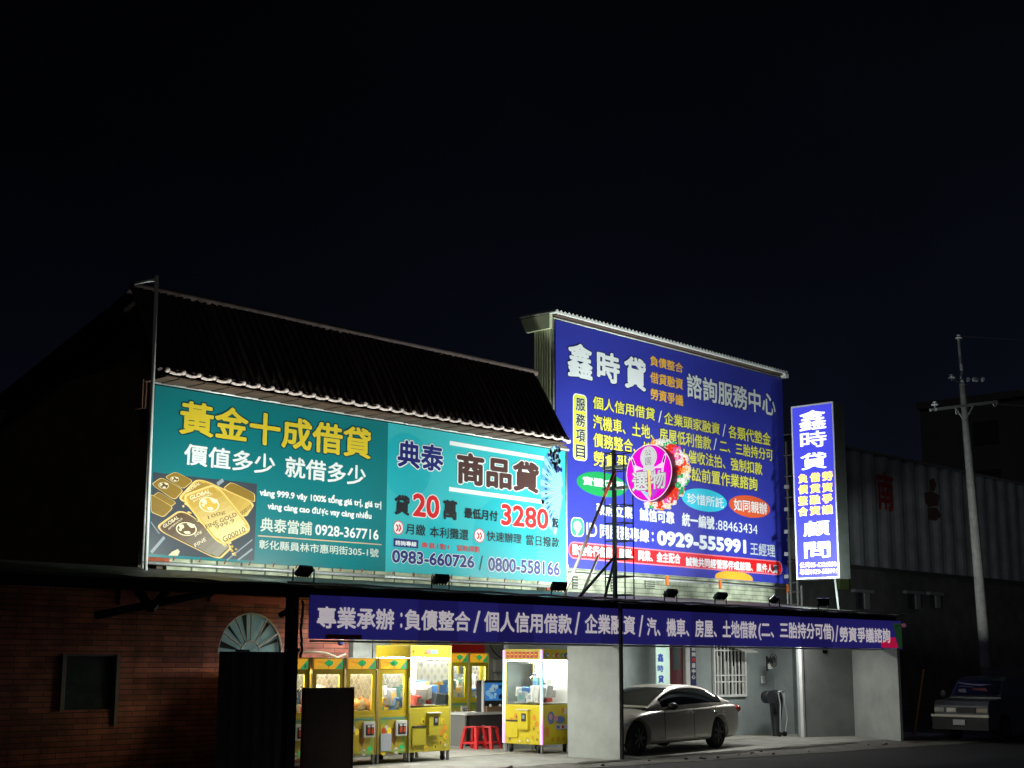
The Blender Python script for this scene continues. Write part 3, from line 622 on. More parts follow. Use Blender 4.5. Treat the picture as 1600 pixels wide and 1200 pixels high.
u0_, v1_ = QF.uv(QF.pt(1116.5, 890)); u1_, _ = QF.uv(QF.pt(1176.5, 908)); cx_ = (u0_+u1_)/2; rx_ = (u1_-u0_)/2; vt_ = QF.uv(QF.pt(1146, 893))[1]
b.poly([QF.xyz(cx_+rx_*math.cos(math.pi*i/24), qz0+.01+(vt_-qz0)*math.sin(math.pi*i/24)**.7, 1) for i in range(25)], mat('print_amber', (.72, .34, .03), **vinyl)); b.build('strip', bbb)
lettering(QF, bbb, ('歡迎各行各業、團隊、同業、金主配合', (893.5, 849.5), (1063, 881.5), qw, dict(bold=.035, lay=2)), ('誠徵共同經營夥伴或兼職、業件人員', (1071, 869.5), (1215.5, 896.5), qw, dict(bold=.035, lay=2)))

# ================================================================== FLOODLIGHTS on the canopy edge (each lamp lights the boards)
def flood(px, py, power, label, tgt, col=(.90, 1, .93), blend=.8, ang=150):
    p = onY(px, py+7, CY+.22); p.z = cz+.055
    r = thing('floodlight', label, 'floodlight', p, 'floodlights along the canopy edge')
    b = MB(); d = (tgt-(p+Vector((0, 0, .22)))).normalized(); c = Vector((0, 0, .17))
    s = d.cross(Vector((0, 0, 1))).normalized(); u_ = s.cross(d)
    def cube(c, hx, hy, hz, m_):
        vs = [c+s*sx*hx+u_*sy*hy+d*sz*hz for sz in (-1, 1) for sy in (-1, 1) for sx in (-1, 1)]
        b.add(vs, [(0, 2, 3, 1), (4, 5, 7, 6), (0, 1, 5, 4), (2, 6, 7, 3), (0, 4, 6, 2), (1, 3, 7, 5)], m_)
    cube(c, .14, .085, .028, black)
    for i in range(5): cube(c-d*.045+s*(-.12+.06*i), .008, .08, .015, black)
    b.build('housing', r, local=True)
    b = MB(); b.tube((-.2, 0, -.01), (-.2, 0, .2), .012, black, 6); b.tube((.2, 0, -.01), (.2, 0, .2), .012, black, 6); b.box((-.21, -.02, -.02), (.21, .02, .0), black); b.build('yoke', r, local=True)
    b = MB(); cube(c+d*.033, .12, .07, .003, mat('flood_lens', (.9, .9, .9), .3, emit=(.9, 1, .88), es=9)); b.build('lens', r, local=True)
    l = bpy.data.lights.new('lamp', 'SPOT'); l.energy = power; l.color = col; l.spot_size = math.radians(ang); l.spot_blend = blend; l.shadow_soft_size = .12
    lo = bpy.data.objects.new('lamp', l); COL.objects.link(lo); lo.parent = r; lo.location = c+d*.06
    lo.rotation_mode = 'QUATERNION'; lo.rotation_quaternion = d.to_track_quat('-Z', 'Y')
    return r
def tg(x, z, Y=SY): return Vector((x, Y, z))
FL = []
fx = onY(474, 912, CY+.2).x; FL.append(flood(474, 905, 600, 'black floodlight below the gold bar address, leftmost of the row', tg(fx-.6, 5.7)))
fx = onY(688, 912, CY+.2).x; FL.append(flood(688, 913, 470, 'black floodlight below the turquoise board phone number', tg(fx+.3, 5.8)))
fx = onY(873, 922, CY+.2).x; FL.append(flood(873, 921, 330, 'black floodlight at the corner between turquoise and blue boards', tg(fx+1.6, 7.4, QY)))
fx = onY(1048, 932, CY+.2).x; FL.append(flood(1048, 931, 1150, 'black floodlight below the blue board, left of its red strip end', tg(fx+.3, 7.2, QY)))
fx = onY(1126, 938, CY+.2).x; FL.append(flood(1126, 937, 1150, 'black floodlight below the amber half disc of the blue board', tg(fx+.6, 7.4, QY)))
fx = onY(1210, 940, CY+.2).x; FL.append(flood(1210, 940, 1050, 'black floodlight below the right corner of the blue board', tg(fx-.7, 7.2, QY)))
fx = onY(1286, 945, CY+.2).x; FL.append(flood(1286, 940, 1800, 'black floodlight under the light box, rightmost of the row', Vector((42, 26, 6.4)), ang=110))

# ================================================================== ROUND NEON SIGN on its lattice tower
TX = 21.8
p = onX(961, 900, TX); TYY = p.y
tower = thing('sign_tower', 'black steel lattice tower with struts standing on the canopy', 'tower', (TX, TYY, cz))
tz1 = onX(961, 703, TX).z
b = MB(); b.box((TX-.032, TYY-.032, cz), (TX+.032, TYY+.032, tz1), black); b.build('mast', tower)
corners = [(TX+dx, TYY+dy) for dx, dy in ((-.02, .22), (-.02, -.26), (.25, .22), (.25, -.26))]
b = MB()
for c in corners: b.tube((*c, cz), (*c, tz1-.1), .014, black, 6)
b.build('uprights', tower)
b = MB(); nr = 9
for i in range(nr):
    z_ = cz+.15+(tz1-.2-cz)*i/(nr-1)
    for i0, i1 in ((0, 1), (1, 3), (3, 2), (2, 0)): b.tube((*corners[i0], z_), (*corners[i1], z_), .012, black, 6)
b.build('rungs', tower)
st2 = mat('strut_paint', (.5, .42, .38), .5, .2, noise=.4, nscale=5)
p, q = onX(961, 735, TX), onY(880, 925, CY+.6); q.z = cz+.06; md = p+(q-p)*.22
b = MB(); b.tube(p, md, .03, mat('red_primer', (.60, .10, .05), .6), 8); b.tube(md, q, .03, st2, 8); b.build('strut', tower)
for s0, s1, yo, mm in (((962, 868), (904, 934), .5, black), ((962, 868), (945, 938), .05, black), ((935, 868), (905, 934), 1.4, st2)):
    p, q = onX(*s0, TX), onY(*s1, CY+yo); q.z = cz+.05; b = MB(); b.tube(p, q, .028, mm, 8); b.build('strut', tower)
b = MB()
for py in (730, 763): p = onX(961, py, TX); b.box((TX-.02, p.y-.75, p.z-.03), (TX+.03, p.y+.3, p.z+.03), mat('arm_grey', (.25, .27, .25), .5, .3))
b.build('sign_arms', tower)
rc = onX(1015, 739, TX-.1); rl, rrr = onX(978.5, 739, TX-.1), onX(1051.5, 739, TX-.1); RR = (rl.y-rrr.y)/2*.98
rsign = thing('round_sign', 'round magenta neon sign with flower garlands projecting over the street', 'sign', rc)
RF = Face('X', TX-.12)
mag = emis('neon_magenta', (.78, .0, .60), 1.05, (.3, .0, .2)); ngrey = emis('neon_grey', (.55, .55, .55), 1.0, (.6, .6, .6)); nline = emis('neon_pink_line', (.85, .55, .80), 1.1); nyel = emis('neon_yellow', (.80, .60, .10), 1.0); ncy = emis('neon_cyan', (.25, .60, .75), 1.0)
b = MB(); n = 48
ring = [Vector((0, RR*math.cos(2*math.pi*i/n), RR*math.sin(2*math.pi*i/n))) for i in range(n)]
b.prism([rc+Vector((-.02, 0, 0))+v for v in ring], (.34, 0, 0), mat('drum_side', (.4, .03, .18), .5)); b.build('drum', rsign)
def disc(c, ru, rv, m_, ly, pts=None):
    u_, v_ = c; bb = [RF.xyz(u_+ru*math.cos(2*math.pi*i/40), v_+rv*math.sin(2*math.pi*i/40), ly) for i in range(40)]; b.poly(bb, m_)
cu, cv = RF.uv(rc)
b = MB(); disc((cu, cv), RR, RR, nline, 1); disc((cu, cv), RR*.965, RR*.965, emis('neon_deep', (.35, .0, .20), .9), 1.5); disc((cu, cv), RR*.94, RR*.94, mag, 2)
disc((cu+RR*.0, cv+RR*.55), RR*.36, RR*.38, ngrey, 3)
def rp_(pts, m_, ly): b.poly([RF.xyz(cu+RR*x, cv+RR*y, ly) for x, y in pts], m_)
rp_([(-.22, .3), (.22, .3), (.32, -.1), (-.28, -.1)], ngrey, 2.8)
for sg in (-1, 1):    # horn shapes and light streaks left and right of the middle
    rp_([(sg*.18, .15), (sg*.55, .30), (sg*.70, .62), (sg*.78, .58), (sg*.66, .18), (sg*.60, -.2), (sg*.54, -.2), (sg*.56, .12)], nline, 3.2)
    rp_([(sg*.60, .34), (sg*.70, .56), (sg*.74, .53), (sg*.65, .28)], emis('neon_dark', (.05, .0, .1), .6), 3.5)
rp_([(-.75, -.2), (.0, -.98), (.08, -.98), (-.6, -.05)], nline, 2.4); rp_([(-.35, -.58), (-.05, -.9), (-.02, -.7)], ncy, 3.1); rp_([(-.72, -.15), (-.66, -.32), (-.5, -.3)], ncy, 3.1)
rp_([(-.02, .12), (.06, .05), (.10, -.75), (.04, -.92), (-.02, -.7)], nyel, 5.5); rp_([(.12, -.55), (.4, -.65), (.14, -.92)], emis('neon_violet', (.45, .05, .62), .9), 3.1)
b.build('face', rsign)
b = MB(); nk = emis('neon_ink', (.22, .20, .22), .9, (.05, .05, .05)); 
def rtext(t, x0, y0, x1, y1, m_, bold, rim=None, rw=.03, ly=4):
    vs, fs = glyphs(t, 0); xs = [v[0] for v in vs]; ys = [v[1] for v in vs]
    f = lambda v, l: RF.xyz(cu+RR*(x0+(x1-x0)*(v[0]-min(xs))/(max(xs)-min(xs))), cv+RR*(y0+(y1-y0)*(v[1]-min(ys))/(max(ys)-min(ys))), l)
    if rim: thicken(b, vs, fs, bold+rw, lambda v, k: f(v, ly+.1*k), rim, 8)
    thicken(b, vs, fs, bold, lambda v, k: f(v, ly+1+.1*k), m_, 8)
rtext('公', -.15, .60, .12, .82, nk, -.005); rtext('園', -.14, .28, .12, .54, nk, -.005); rtext('選', -.72, -.58, -.05, .05, ngrey, .022, nk, .035); rtext('物', .10, -.58, .72, .05, ngrey, .022, nk, .035)
b.build('lettering', rsign)
b = MB(); random.seed(11)
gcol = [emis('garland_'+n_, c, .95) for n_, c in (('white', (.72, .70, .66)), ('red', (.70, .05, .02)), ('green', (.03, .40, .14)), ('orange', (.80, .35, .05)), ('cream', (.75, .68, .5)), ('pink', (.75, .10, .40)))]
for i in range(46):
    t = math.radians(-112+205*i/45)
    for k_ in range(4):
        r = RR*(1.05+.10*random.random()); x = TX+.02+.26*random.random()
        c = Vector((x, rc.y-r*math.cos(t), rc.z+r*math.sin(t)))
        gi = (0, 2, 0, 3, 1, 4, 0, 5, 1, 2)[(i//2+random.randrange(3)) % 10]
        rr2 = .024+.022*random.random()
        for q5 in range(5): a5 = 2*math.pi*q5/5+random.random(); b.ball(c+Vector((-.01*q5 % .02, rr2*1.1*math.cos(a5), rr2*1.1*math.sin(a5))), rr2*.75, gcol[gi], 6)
b.build('garland', rsign)

# ================================================================== VERTICAL LIGHT BOX and its frame
VX = 30.86
VF = Face('X', VX)
ya, yb = onX(1240.5, 770, VX).y, onX(1307, 770, VX).y; vz1, vz0 = onX(1302, 627, VX).z, onX(1312, 903, VX).z
vbox = thing('light_box_sign', 'tall narrow blue light box sign with white and yellow characters', 'sign', (VX, ya, vz0))
b = MB(); b.box((VX+.012, yb, vz0), (VX+.5, ya, vz1), mat('box_side', (.055, .065, .06), .6, noise=.25, nscale=4)); b.build('cabinet', vbox)
lb = emis('lit_blue', (.045, .050, .66), 1.05, (.03, .03, .2)); lw = emis('lit_white', (.95, .97, 1), .98); ly_ = emis('lit_yellow', (.92, .58, .06), 1.1); lp = emis('lit_pink', (.95, .66, .42), .95)
b = MB(); b.box((VX, yb+.035, vz0+.04), (VX+.012, ya-.035, vz1-.04), lb); b.box((VX+.5, yb+.035, vz0+.04), (VX+.512, ya-.035, vz1-.04), lb); b.build('face_panel', vbox)
b = MB(); fm = mat('box_frame', (.62, .62, .68), .4, .2)
for a_, c_ in (((VX-.012, yb, vz0), (VX+.011, yb+.034, vz1)), ((VX-.012, ya-.034, vz0), (VX+.011, ya, vz1)), ((VX-.011, yb+.034, vz0), (VX+.010, ya-.034, vz0+.039)), ((VX-.011, yb+.034, vz1-.039), (VX+.010, ya-.034, vz1))): b.box(a_, c_, fm)
b.build('frame', vbox)
z1_ = lambda x, y: (1230+x/8, 620+y/8)
z2_ = lambda x, y: (1230+x/6.667, 730+y/6.667)
kb = dict(bold=.018, lay=3)
lettering(VF, vbox, ('鑫', z1_(142, 189), z1_(495, 395), lw, kb), ('時', z1_(160, 449), z1_(500, 615), lw, kb), ('貸', z1_(165, 714), z1_(500, 890), lw, kb), ('顧', z2_(165, 566), z2_(450, 708), lw, kb), ('問', z2_(175, 785), z2_(455, 938), lw, kb))
its = []
for ci, (t, x0, x1, ys) in enumerate((('負債整合', 118, 215, (68, 182, 298, 412)), ('借貸融資', 238, 345, (55, 172, 288, 402)), ('勞資爭議', 365, 475, (42, 160, 276, 392)))):
    for k_, ch in enumerate(t): its.append((ch, z2_(x0, ys[k_]+9), z2_(x1, ys[k_]+91), ly_, dict(bold=.012, lay=3, rim=lp, rw=.04)))
lettering(VF, vbox, *its)
lettering(VF, vbox, ('公司05-6226888', z2_(132, 992), z2_(515, 1035), lp, dict(bold=.014, lay=3)), ('專線0929-555991', z2_(132, 1062), z2_(520, 1108), lp, dict(bold=.014, lay=3)))
p, q = onX(1293, 908, VX+.2), onX(1300, 945, VX+.2); b = MB(); b.tube((VX+.2, yb+.25, vz0), (VX+.25, yb+.2, cz+.02), .028, mat('strut_dull', (.12, .13, .13), .6), 8); b.build('strut', vbox)
scaf = thing('scaffold_frame', 'dark steel scaffold frame between blue billboard and light box', 'scaffold', (VX+.1, 19.6, cz))
sx = [(1228, 19.9), (1238.5, 19.55), (1252, 19.35)]
b = MB(); tops = (690, 690, 915)
for (px, yv), tp in zip(sx, tops):
    p = onX(px, tp, VX+.3); b.tube((VX+.3, p.y, cz), (VX+.3, p.y, p.z), .03, black, 6)
b.build('upright', scaf)
b = MB(); y0_, y1_ = onX(1228, 800, VX+.3).y, onX(1238.5, 800, VX+.3).y
for i in range(9): z_ = cz+.3+.53*i; b.tube((VX+.3, y0_, z_), (VX+.3, y1_-.1, z_), .02, black, 6)
y2_ = onX(1254, 920, VX+.3).y
for z_ in (cz+.25, cz+.6): b.tube((VX+.3, y0_, z_), (VX+.3, y2_, z_), .02, black, 6)
b.build('rungs', scaf)
b = MB(); 
for i in range(5): p = onX(1230, 760+i*35, VX+.32); b.box((VX+.26, p.y-.05, p.z-.06), (VX+.34, p.y+.05, p.z+.03), mat('lamp_grey', (.10, .10, .11), .5))
b.build('couplings', scaf)

# ================================================================== GROUND FLOOR under the canopy
gf = thing('shop_front_walls', 'grey rendered walls of the open ground floor under the canopy', 'wall', (26, 20, 0))
WY = 20.2; ctop = 2.95
# window wall y=20.2 from the office door to the corner
def wq(name, m_, a_, c_, parent=gf): return boxes(name, parent, m_, (a_, c_))
wx0 = 21.6; wxd0 = onY(1045, 1040, WY).x; wxd1 = onY(1069, 1040, WY).x; wxc = onY(1210, 1100, WY).x
wq('window_wall', grey_wall, (wxd1+.16, WY, 0), (wxc, WY+.12, ctop))
wq('window_wall', grey_wall, (wx0, WY, 0), (wxd0, WY+.12, ctop))
wq('lintel', grey_wall, (wxd0, WY+.01, 2.35), (wxd1+.16, WY+.11, ctop))
p = onY(1216, 1100, WY); wq('pilaster', grey_wall, (wxc, WY-.55, 0), (wxc+.3, WY-.001, ctop))
sy_ = 18.75; xp = onY(1253, 1080, sy_).x; xw = onY(1332, 1080, sy_-.3).x
b = MB(); b.prism([(wxc+.3, WY-.55, 0), (xp, sy_, 0), (xp, sy_+.12, 0), (wxc+.3, WY-.43, 0)], (0, 0, ctop), grey_wall); b.build('return_wall', gf)
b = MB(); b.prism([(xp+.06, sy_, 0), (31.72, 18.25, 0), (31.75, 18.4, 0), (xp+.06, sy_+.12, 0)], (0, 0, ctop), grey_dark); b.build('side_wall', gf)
b = MB(); b.prism([(31.70, 18.25, 0), (30.50, 16.40, 0), (30.56, 16.37, 0), (31.78, 18.25, 0)], (0, 0, 2.06), mat('end_panel', (.40, .42, .40), .75, noise=.24, nscale=1.2, bump=.15, bscale=90)); b.build('end_wall', gf)
b = MB(); b.box((xp-.02, sy_-.03, 0), (xp+.058, sy_+.05, 2.66), white); b.build('downpipe', gf)
b = MB(); b.box((wx0, WY+.5, ctop), (31.7, WY+.6, ctop+.05), grey_wall)
b = MB(); p, q = onY(1282, 1009, 18.6), onY(1304, 1021, 18.6); b.box((p.x, 18.5, q.z), (q.x, 18.54, p.z), white); o = b.build('notice', gf)
NF = Face('Y', 18.5); NF.text(b, '監視錄影中', (1284, 1013), (1302, 1017), pbk, 0.0, 1); b.build('notice_lettering', gf)
# ceiling under the canopy
b = MB(); b.box((16.9, 17.2, 2.62), (31.6, 26, 2.64), mat('ceiling_sheet', (.5, .5, .47), .7, noise=.2)); b.build('ceiling', gf)
# white barred window
p, q = onY(1111.5, 1008, WY), onY(1164, 1088, WY)
win = thing('barred_window', 'white barred window in the grey wall behind the car', 'window', ((p.x+q.x)/2, WY, q.z))
b = MB(); fwid = .055; xa, xb, za, zb_ = p.x, q.x, q.z, p.z+.05
for a_, c_ in (((xa, WY-.07, za), (xa+fwid, WY-.01, zb_)), ((xb-fwid, WY-.07, za), (xb, WY-.01, zb_)), ((xa+fwid, WY-.068, za), (xb-fwid, WY-.012, za+fwid)), ((xa+fwid, WY-.068, zb_-fwid), (xb-fwid, WY-.012, zb_))): b.box(a_, c_, white)
b.build('frame', win)
b = MB(); nb = 9
for i in range(1, nb): x = xa+(xb-xa)*i/nb; b.box((x-.016, WY-.065, za+fwid), (x+.016, WY-.035, zb_-fwid), white)
for z_ in (za+(zb_-za)*.28, za+(zb_-za)*.40, zb_-.17): b.box((xa+fwid, WY-.060, z_-.014), (xb-fwid, WY-.040, z_+.014), white)
b.build('bars', win)
b = MB(); b.poly([(xa+.02, WY-.006, za+.02), (xb-.02, WY-.006, za+.02), (xb-.02, WY-.006, zb_-.02), (xa+.02, WY-.006, zb_-.02)], mat('window_dark', (.02, .024, .024), .15)); b.build('pane', win)
b = MB(); 
for i in range(3): x = xa+.2+i*.27; b.box((x, WY-.02, za+.06), (x+.14, WY-.01, zb_-.3-.12*i), mat('blind', (.35, .38, .35), .7))
b.build('curtain', win)
p, q = onY(1164, 1008, WY-.5), onY(1184, 1022, WY-.5)
aw_ = thing('window_awning', 'small pale sheet awning beside the barred window', 'awning', p)
b = MB(); b.prism([(p.x, WY-.02, 2.14), (p.x, WY-.5, 1.98), (p.x, WY-.5, 1.96), (p.x, WY-.02, 2.1)], (.55, 0, 0), trim); b.build('sheet', aw_)
# door: dark red with grey glass, white pilaster
p, q = onY(1047, 1010, WY), onY(1067, 1070, WY)
door = thing('office_door', 'dark red office door standing open behind the car', 'door', (p.x, WY, 0))
dr = mat('door_red', (.15, .035, .045), .5, noise=.2)
b = MB(); b.box((wxd0+.0, WY+.02, 0), (wxd1-.02, WY+.07, 2.35), dr); b.build('leaf', door)
b = MB(); b.box((wxd0+.18, WY+.005, 1.55), (wxd0+.42, WY+.019, 2.1), mat('door_glass', (.10, .14, .14), .2)); b.build('pane', door)
b = MB(); b.box((wxd1+.0, WY-.06, 0), (wxd1+.13, WY+.1, 2.35), mat('jamb_stone', (.5, .5, .46), .6, noise=.2, nscale=4)); b.build('jamb', door)
# hung name sheet and narrow blue sign
p, q = onY(1025, 1008, 19.5), onY(1047, 1072, 19.5)
hs = thing('hanging_sign', 'pale green hanging sheet with three blue characters behind the car', 'sign', (p.x, 19.5, q.z))
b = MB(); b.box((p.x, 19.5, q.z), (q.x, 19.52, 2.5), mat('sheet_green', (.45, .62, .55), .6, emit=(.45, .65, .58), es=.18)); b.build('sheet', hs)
HF = Face('Y', 19.5); cbl = mat('sign_blue', (.02, .05, .30), .6)
lettering(HF, hs, ('鑫', (1027, 1021), (1036.5, 1034), cbl, dict(bold=.03, lay=1)), ('時', (1027, 1039), (1036.5, 1050), cbl, dict(bold=.03, lay=1)), ('貸', (1028, 1055), (1037, 1067), cbl, dict(bold=.03, lay=1)))
p, q = onY(1078.5, 1008, 19.9), onY(1088, 1064, 19.9)
ns = thing('hanging_sign', 'narrow navy hanging sign with white characters by the door', 'sign', (p.x, 19.9, q.z))
b = MB(); b.box((p.x, 19.9, q.z-.1), (q.x, 19.93, 2.5), mat('sign_navy', (.012, .012, .09), .5)); b.box((p.x-.14, 19.91, q.z-.15), (p.x-.002, 19.94, 2.5), white); b.build('sheet', ns)
NF2 = Face('Y', 19.9); lettering(NF2, ns, *[(c, (1080.5, 1010+i*8.8), (1086.5, 1017+i*8.8), (pred if c in '商' else white), dict(bold=.03, lay=1)) for i, c in enumerate('諮詢商服中心')])
# wall fan
p = onY(1203, 1032, WY-.45)
fan_ = thing('wall_fan', 'black wall fan mounted under the canopy by the corner', 'fan', p)
b = MB()
for r in (.16, .10): 
    for i in range(20):
        t0, t1 = 2*math.pi*i/20, 2*math.pi*(i+1)/20; b.tube((r*math.cos(t0), -.1, r*math.sin(t0)), (r*math.cos(t1), -.1, r*math.sin(t1)), .008, black, 5)
for i in range(12): t = 2*math.pi*i/12; b.tube((0, -.13, 0), (.16*math.cos(t), -.1, .16*math.sin(t)), .005, black, 5)
b.build('cage', fan_, local=True)
b = MB()
for i in range(3):
    t = 2*math.pi*i/3+.5; pts = [(.02*math.cos(t), -.07, .02*math.sin(t)), (.14*math.cos(t-.3), -.08, .14*math.sin(t-.3)), (.15*math.cos(t+.2), -.06, .15*math.sin(t+.2)), (.08*math.cos(t+.7), -.06, .08*math.sin(t+.7))]; b.prism(pts, (0, .006, 0), dark)
b.build('blades', fan_, local=True)
b = MB(); b.tube((0, -.06, 0), (0, .06, 0), .05, black, 10); b.box((-.02, .06, -.25), (.02, .1, .1), black); b.box((-.05, -.06, -.2), (.05, .03, -.08), mat('fan_white', (.7, .7, .68), .5)); b.build('motor', fan_, local=True)
p = onY(1191, 1062, WY-.03)
sb = thing('switch_box', 'small white switch box on the grey corner wall', 'switch', p); boxes('case', sb, white, ((-.07, -.04, -.09), (.07, .0, .09)), local=True, bevel=.01); boxes('cover', sb, mat('cover_grey', (.6, .62, .6), .4), ((-.04, -.05, -.05), (.04, -.041, .05)), local=True)
# draped bag trolley leaning in the corner
p = onY(1207, 1146, WY-.62)
bag = thing('bag_trolley', 'black draped bag on a trolley leaning in the wall corner', 'trolley', (p.x, WY-.75, 0))
blk = mat('bag_black', (.02, .022, .028), .45, noise=.4, nscale=8)
b = MB(); prof = ((.02, .12), (.25, .13), (.55, .17), (.85, .21), (1.02, .17), (1.08, .08)); n = 14
vs = []; fs = []
for z_, r in prof:
    for i in range(n): t = 2*math.pi*i/n; k_ = 1+.12*math.sin(3*t+z_*5); vs.append((.12*z_+r*k_*math.cos(t), .10*z_+r*.7*k_*math.sin(t), z_))
for i in range(len(prof)-1):
    for j in range(n): fs.append((i*n+j, i*n+(j+1) % n, (i+1)*n+(j+1) % n, (i+1)*n+j))
fs.append(tuple(range((len(prof)-1)*n, len(prof)*n))); b.add(vs, fs, blk, True); b.build('bag', bag, local=True)
b = MB(); hm = mat('handle_silver', (.6, .62, .64), .3, .6)
for sx_ in (-.13, .15): b.path([(sx_*.8, -.16, .12), (sx_*1.1, -.19, .45), (sx_*.7, -.17, .75), (sx_*.9, -.14, 1.02)], .016, hm, 6)
b.tube((-.12, -.14, 1.04), (.14, -.14, 1.06), .022, hm, 8); b.build('handle', bag, local=True)
b = MB(); b.tube((-.36, -.1, .92), (-.30, .1, .92), .15, blk, 14); b.tube((-.3, -.02, .9), (-.1, -.02, .55), .05, blk, 8); b.build('side_basket', bag, local=True)
b = MB()
for sx_ in (-.1, .12): b.tube((sx_, -.12, .06), (sx_+.04, -.12, .06), .06, black, 10)
b.build('wheels', bag, local=True)

# partition between arcade and car bay
part = thing('partition_wall', 'pale grey partition wall between the arcade and the car', 'wall', (PX, 18, 0))
PE = 18.06; b = MB(); b.box((PX-.03, PY, 0), (PX+.03, PE, 2.045), pale_wall); b.build('board', part)
b = MB(); b.box((PX-.045, PY-.03, 0), (PX+.034, PY-.001, 2.045), mat('edge_pale', (.4, .42, .4), .6)); b.build('edge_trim', part)

# ---- tube lamps under the canopy ceiling (light of the arcade and of the car bay)
def tube_lamp(x, y, w, label, L=1.2, col=(1, 1, .94)):
    r = thing('tube_lamp', label, 'lamp', (x, y, 2.6), 'tube lamps on the canopy ceiling')
    boxes('batten', r, white, ((-L/2, -.04, -.03), (L/2, .04, .019)), local=True)
    b = MB(); b.tube((-L/2+.03, 0, -.05), (L/2-.03, 0, -.05), .016, mat('tube_glow', (1, 1, 1), .4, emit=(1, 1, .93), es=14), 8); b.build('tube', r, local=True)
    l = bpy.data.lights.new('lamp', 'AREA'); l.shape = 'RECTANGLE'; l.size = L; l.size_y = .1; l.energy = w; l.color = col
    lo = bpy.data.objects.new('lamp', l); COL.objects.link(lo); lo.parent = r; lo.location = (0, 0, -.08)
tube_lamp(18.6, 21.6, 130, 'white tube lamp on the arcade ceiling above the rear claw machines'); tube_lamp(18.5, 18.1, 88, 'white tube lamp on the arcade ceiling before the partition'); tube_lamp(17.35, 19.75, 26, 'white tube lamp on the ceiling above the claw machine row')
tube_lamp(29.2, 18.6, 40, 'white tube lamp on the car bay ceiling by the far wall'); tube_lamp(25.2, 18.2, 72, 'white tube lamp on the car bay ceiling above the car')
#__PART2__
# back of the arcade
arc = thing('arcade_walls', 'whitish rear wall of the open claw machine arcade', 'wall', (19, 24.3, 0))
b = MB(); b.box((16.9, 24.3, 0), (26, 24.4, 2.62), pale_wall); b.build('rear_wall', arc)
b = MB(); b.box((xr-.02, BY+.2, 0), (xr+.04, 24.3, 2.62), pale_wall); b.build('left_wall', arc)
p, q = onY(546, 1003, BY), onY(592, 1026, BY)
mbx = thing('metal_cabinet', 'grey metal cabinet behind the claw machine row', 'cabinet', (p.x, BY, 0))
cabm = mat('cabinet_grey', (.32, .36, .35), .5, .2, noise=.2)
b = MB(); b.box((p.x+.08, BY-.02, 0), (p.x+1.0, BY+.35, 2.2), cabm); b.build('body', mbx, bevel=.01)
b = MB(); b.box((p.x+.54, BY-.035, .1), (p.x+.55, BY-.021, 2.15), black); b.build('door', mbx)
p, q = onY(585, 1004, 21.5), onY(651, 1014, 21.5)
yb_ = thing('arcade_banner', 'yellow banner with coloured dots above the claw machines', 'banner', (p.x, 21.5, q.z))
b = MB(); b.box((p.x, 21.5, q.z-.1), (q.x, 21.53, 2.5), mat('banner_yellow', (.80, .62, .04), .6)); b.build('sheet', yb_)
b = MB(); random.seed(2)
for i in range(14):
    c = Vector((p.x+.1+(q.x-p.x-.2)*random.random(), 21.496, q.z+.1+.12*random.random())); r = .03
    b.poly([c+Vector((r*math.cos(t), 0, r*math.sin(t))) for t in (0, 1.2, 2.4, 3.6, 4.8)], random.choice((pred, mat('dot_orange', (.8, .3, .02), .6), mat('dot_green', (.05, .4, .1), .6))))
b.build('dots', yb_)
p, q = onY(706, 1004, 23.5), onY(743, 1021, 23.5)
rb = thing('red_sign', 'plain red sign board above the rear claw machines', 'sign', (p.x, 23.5, q.z)); boxes('board', rb, mat('sign_red', (.62, .02, .02), .5), ((p.x, 23.5, q.z), (q.x+.3, 23.54, 2.5)))
# wall boxes and cables on the rear wall
for px, py, w_, h_ in ((776, 1040, .28, .3), (779, 1062, .3, .3)):
    p = onY(px, py, 24.28); t = thing('wall_box', 'pale switch panel on the arcade rear wall, %s' % ('upper of the two' if py < 1050 else 'lower of the two'), 'panel', p); boxes('case', t, mat('panel_pale', (.5, .53, .5), .5), ((-w_/2, -.06, -h_/2), (w_/2, 0, h_/2)), local=True, bevel=.008); boxes('door', t, mat('panel_door', (.58, .6, .57), .5), ((-w_*.4, -.07, -h_*.4), (w_*.4, -.061, h_*.4)), local=True)
def cable(pts, r, m_, label):
    b = MB(); P_ = [onY(x, y, Y) for x, y, Y in pts]; b.path(P_, r, m_, 6); return tag(b.build('cable'), label, 'cable')
cable(((468, 1021, 19.6), (475, 1018, 19.6), (486, 1018.5, 19.6), (498, 1019, 19.6), (510, 1020.5, 19.6), (519, 1024, 19.6), (527, 1027, 19.6), (540, 1022, 19.6)), .018, white, 'white cable sagging above the left claw machines')
cable(((764, 1005, 24.2), (769, 1015, 24.2), (777, 1024, 24.2), (786, 1030, 24.2)), .012, black, 'thin black cable running down the arcade rear wall')
p = onY(532, 1004, 20.1); cam_b = thing('security_camera', 'small blue and white dome camera under the canopy', 'camera', p)
b = MB(); b.tube((0, 0, .02), (0, 0, .10), .06, white, 12); b.build('mount', cam_b, local=True); b = MB(); b.ball((0, 0, 0), .055, mat('dome_blue', (.03, .06, .3), .15), 12); b.build('dome', cam_b, local=True)

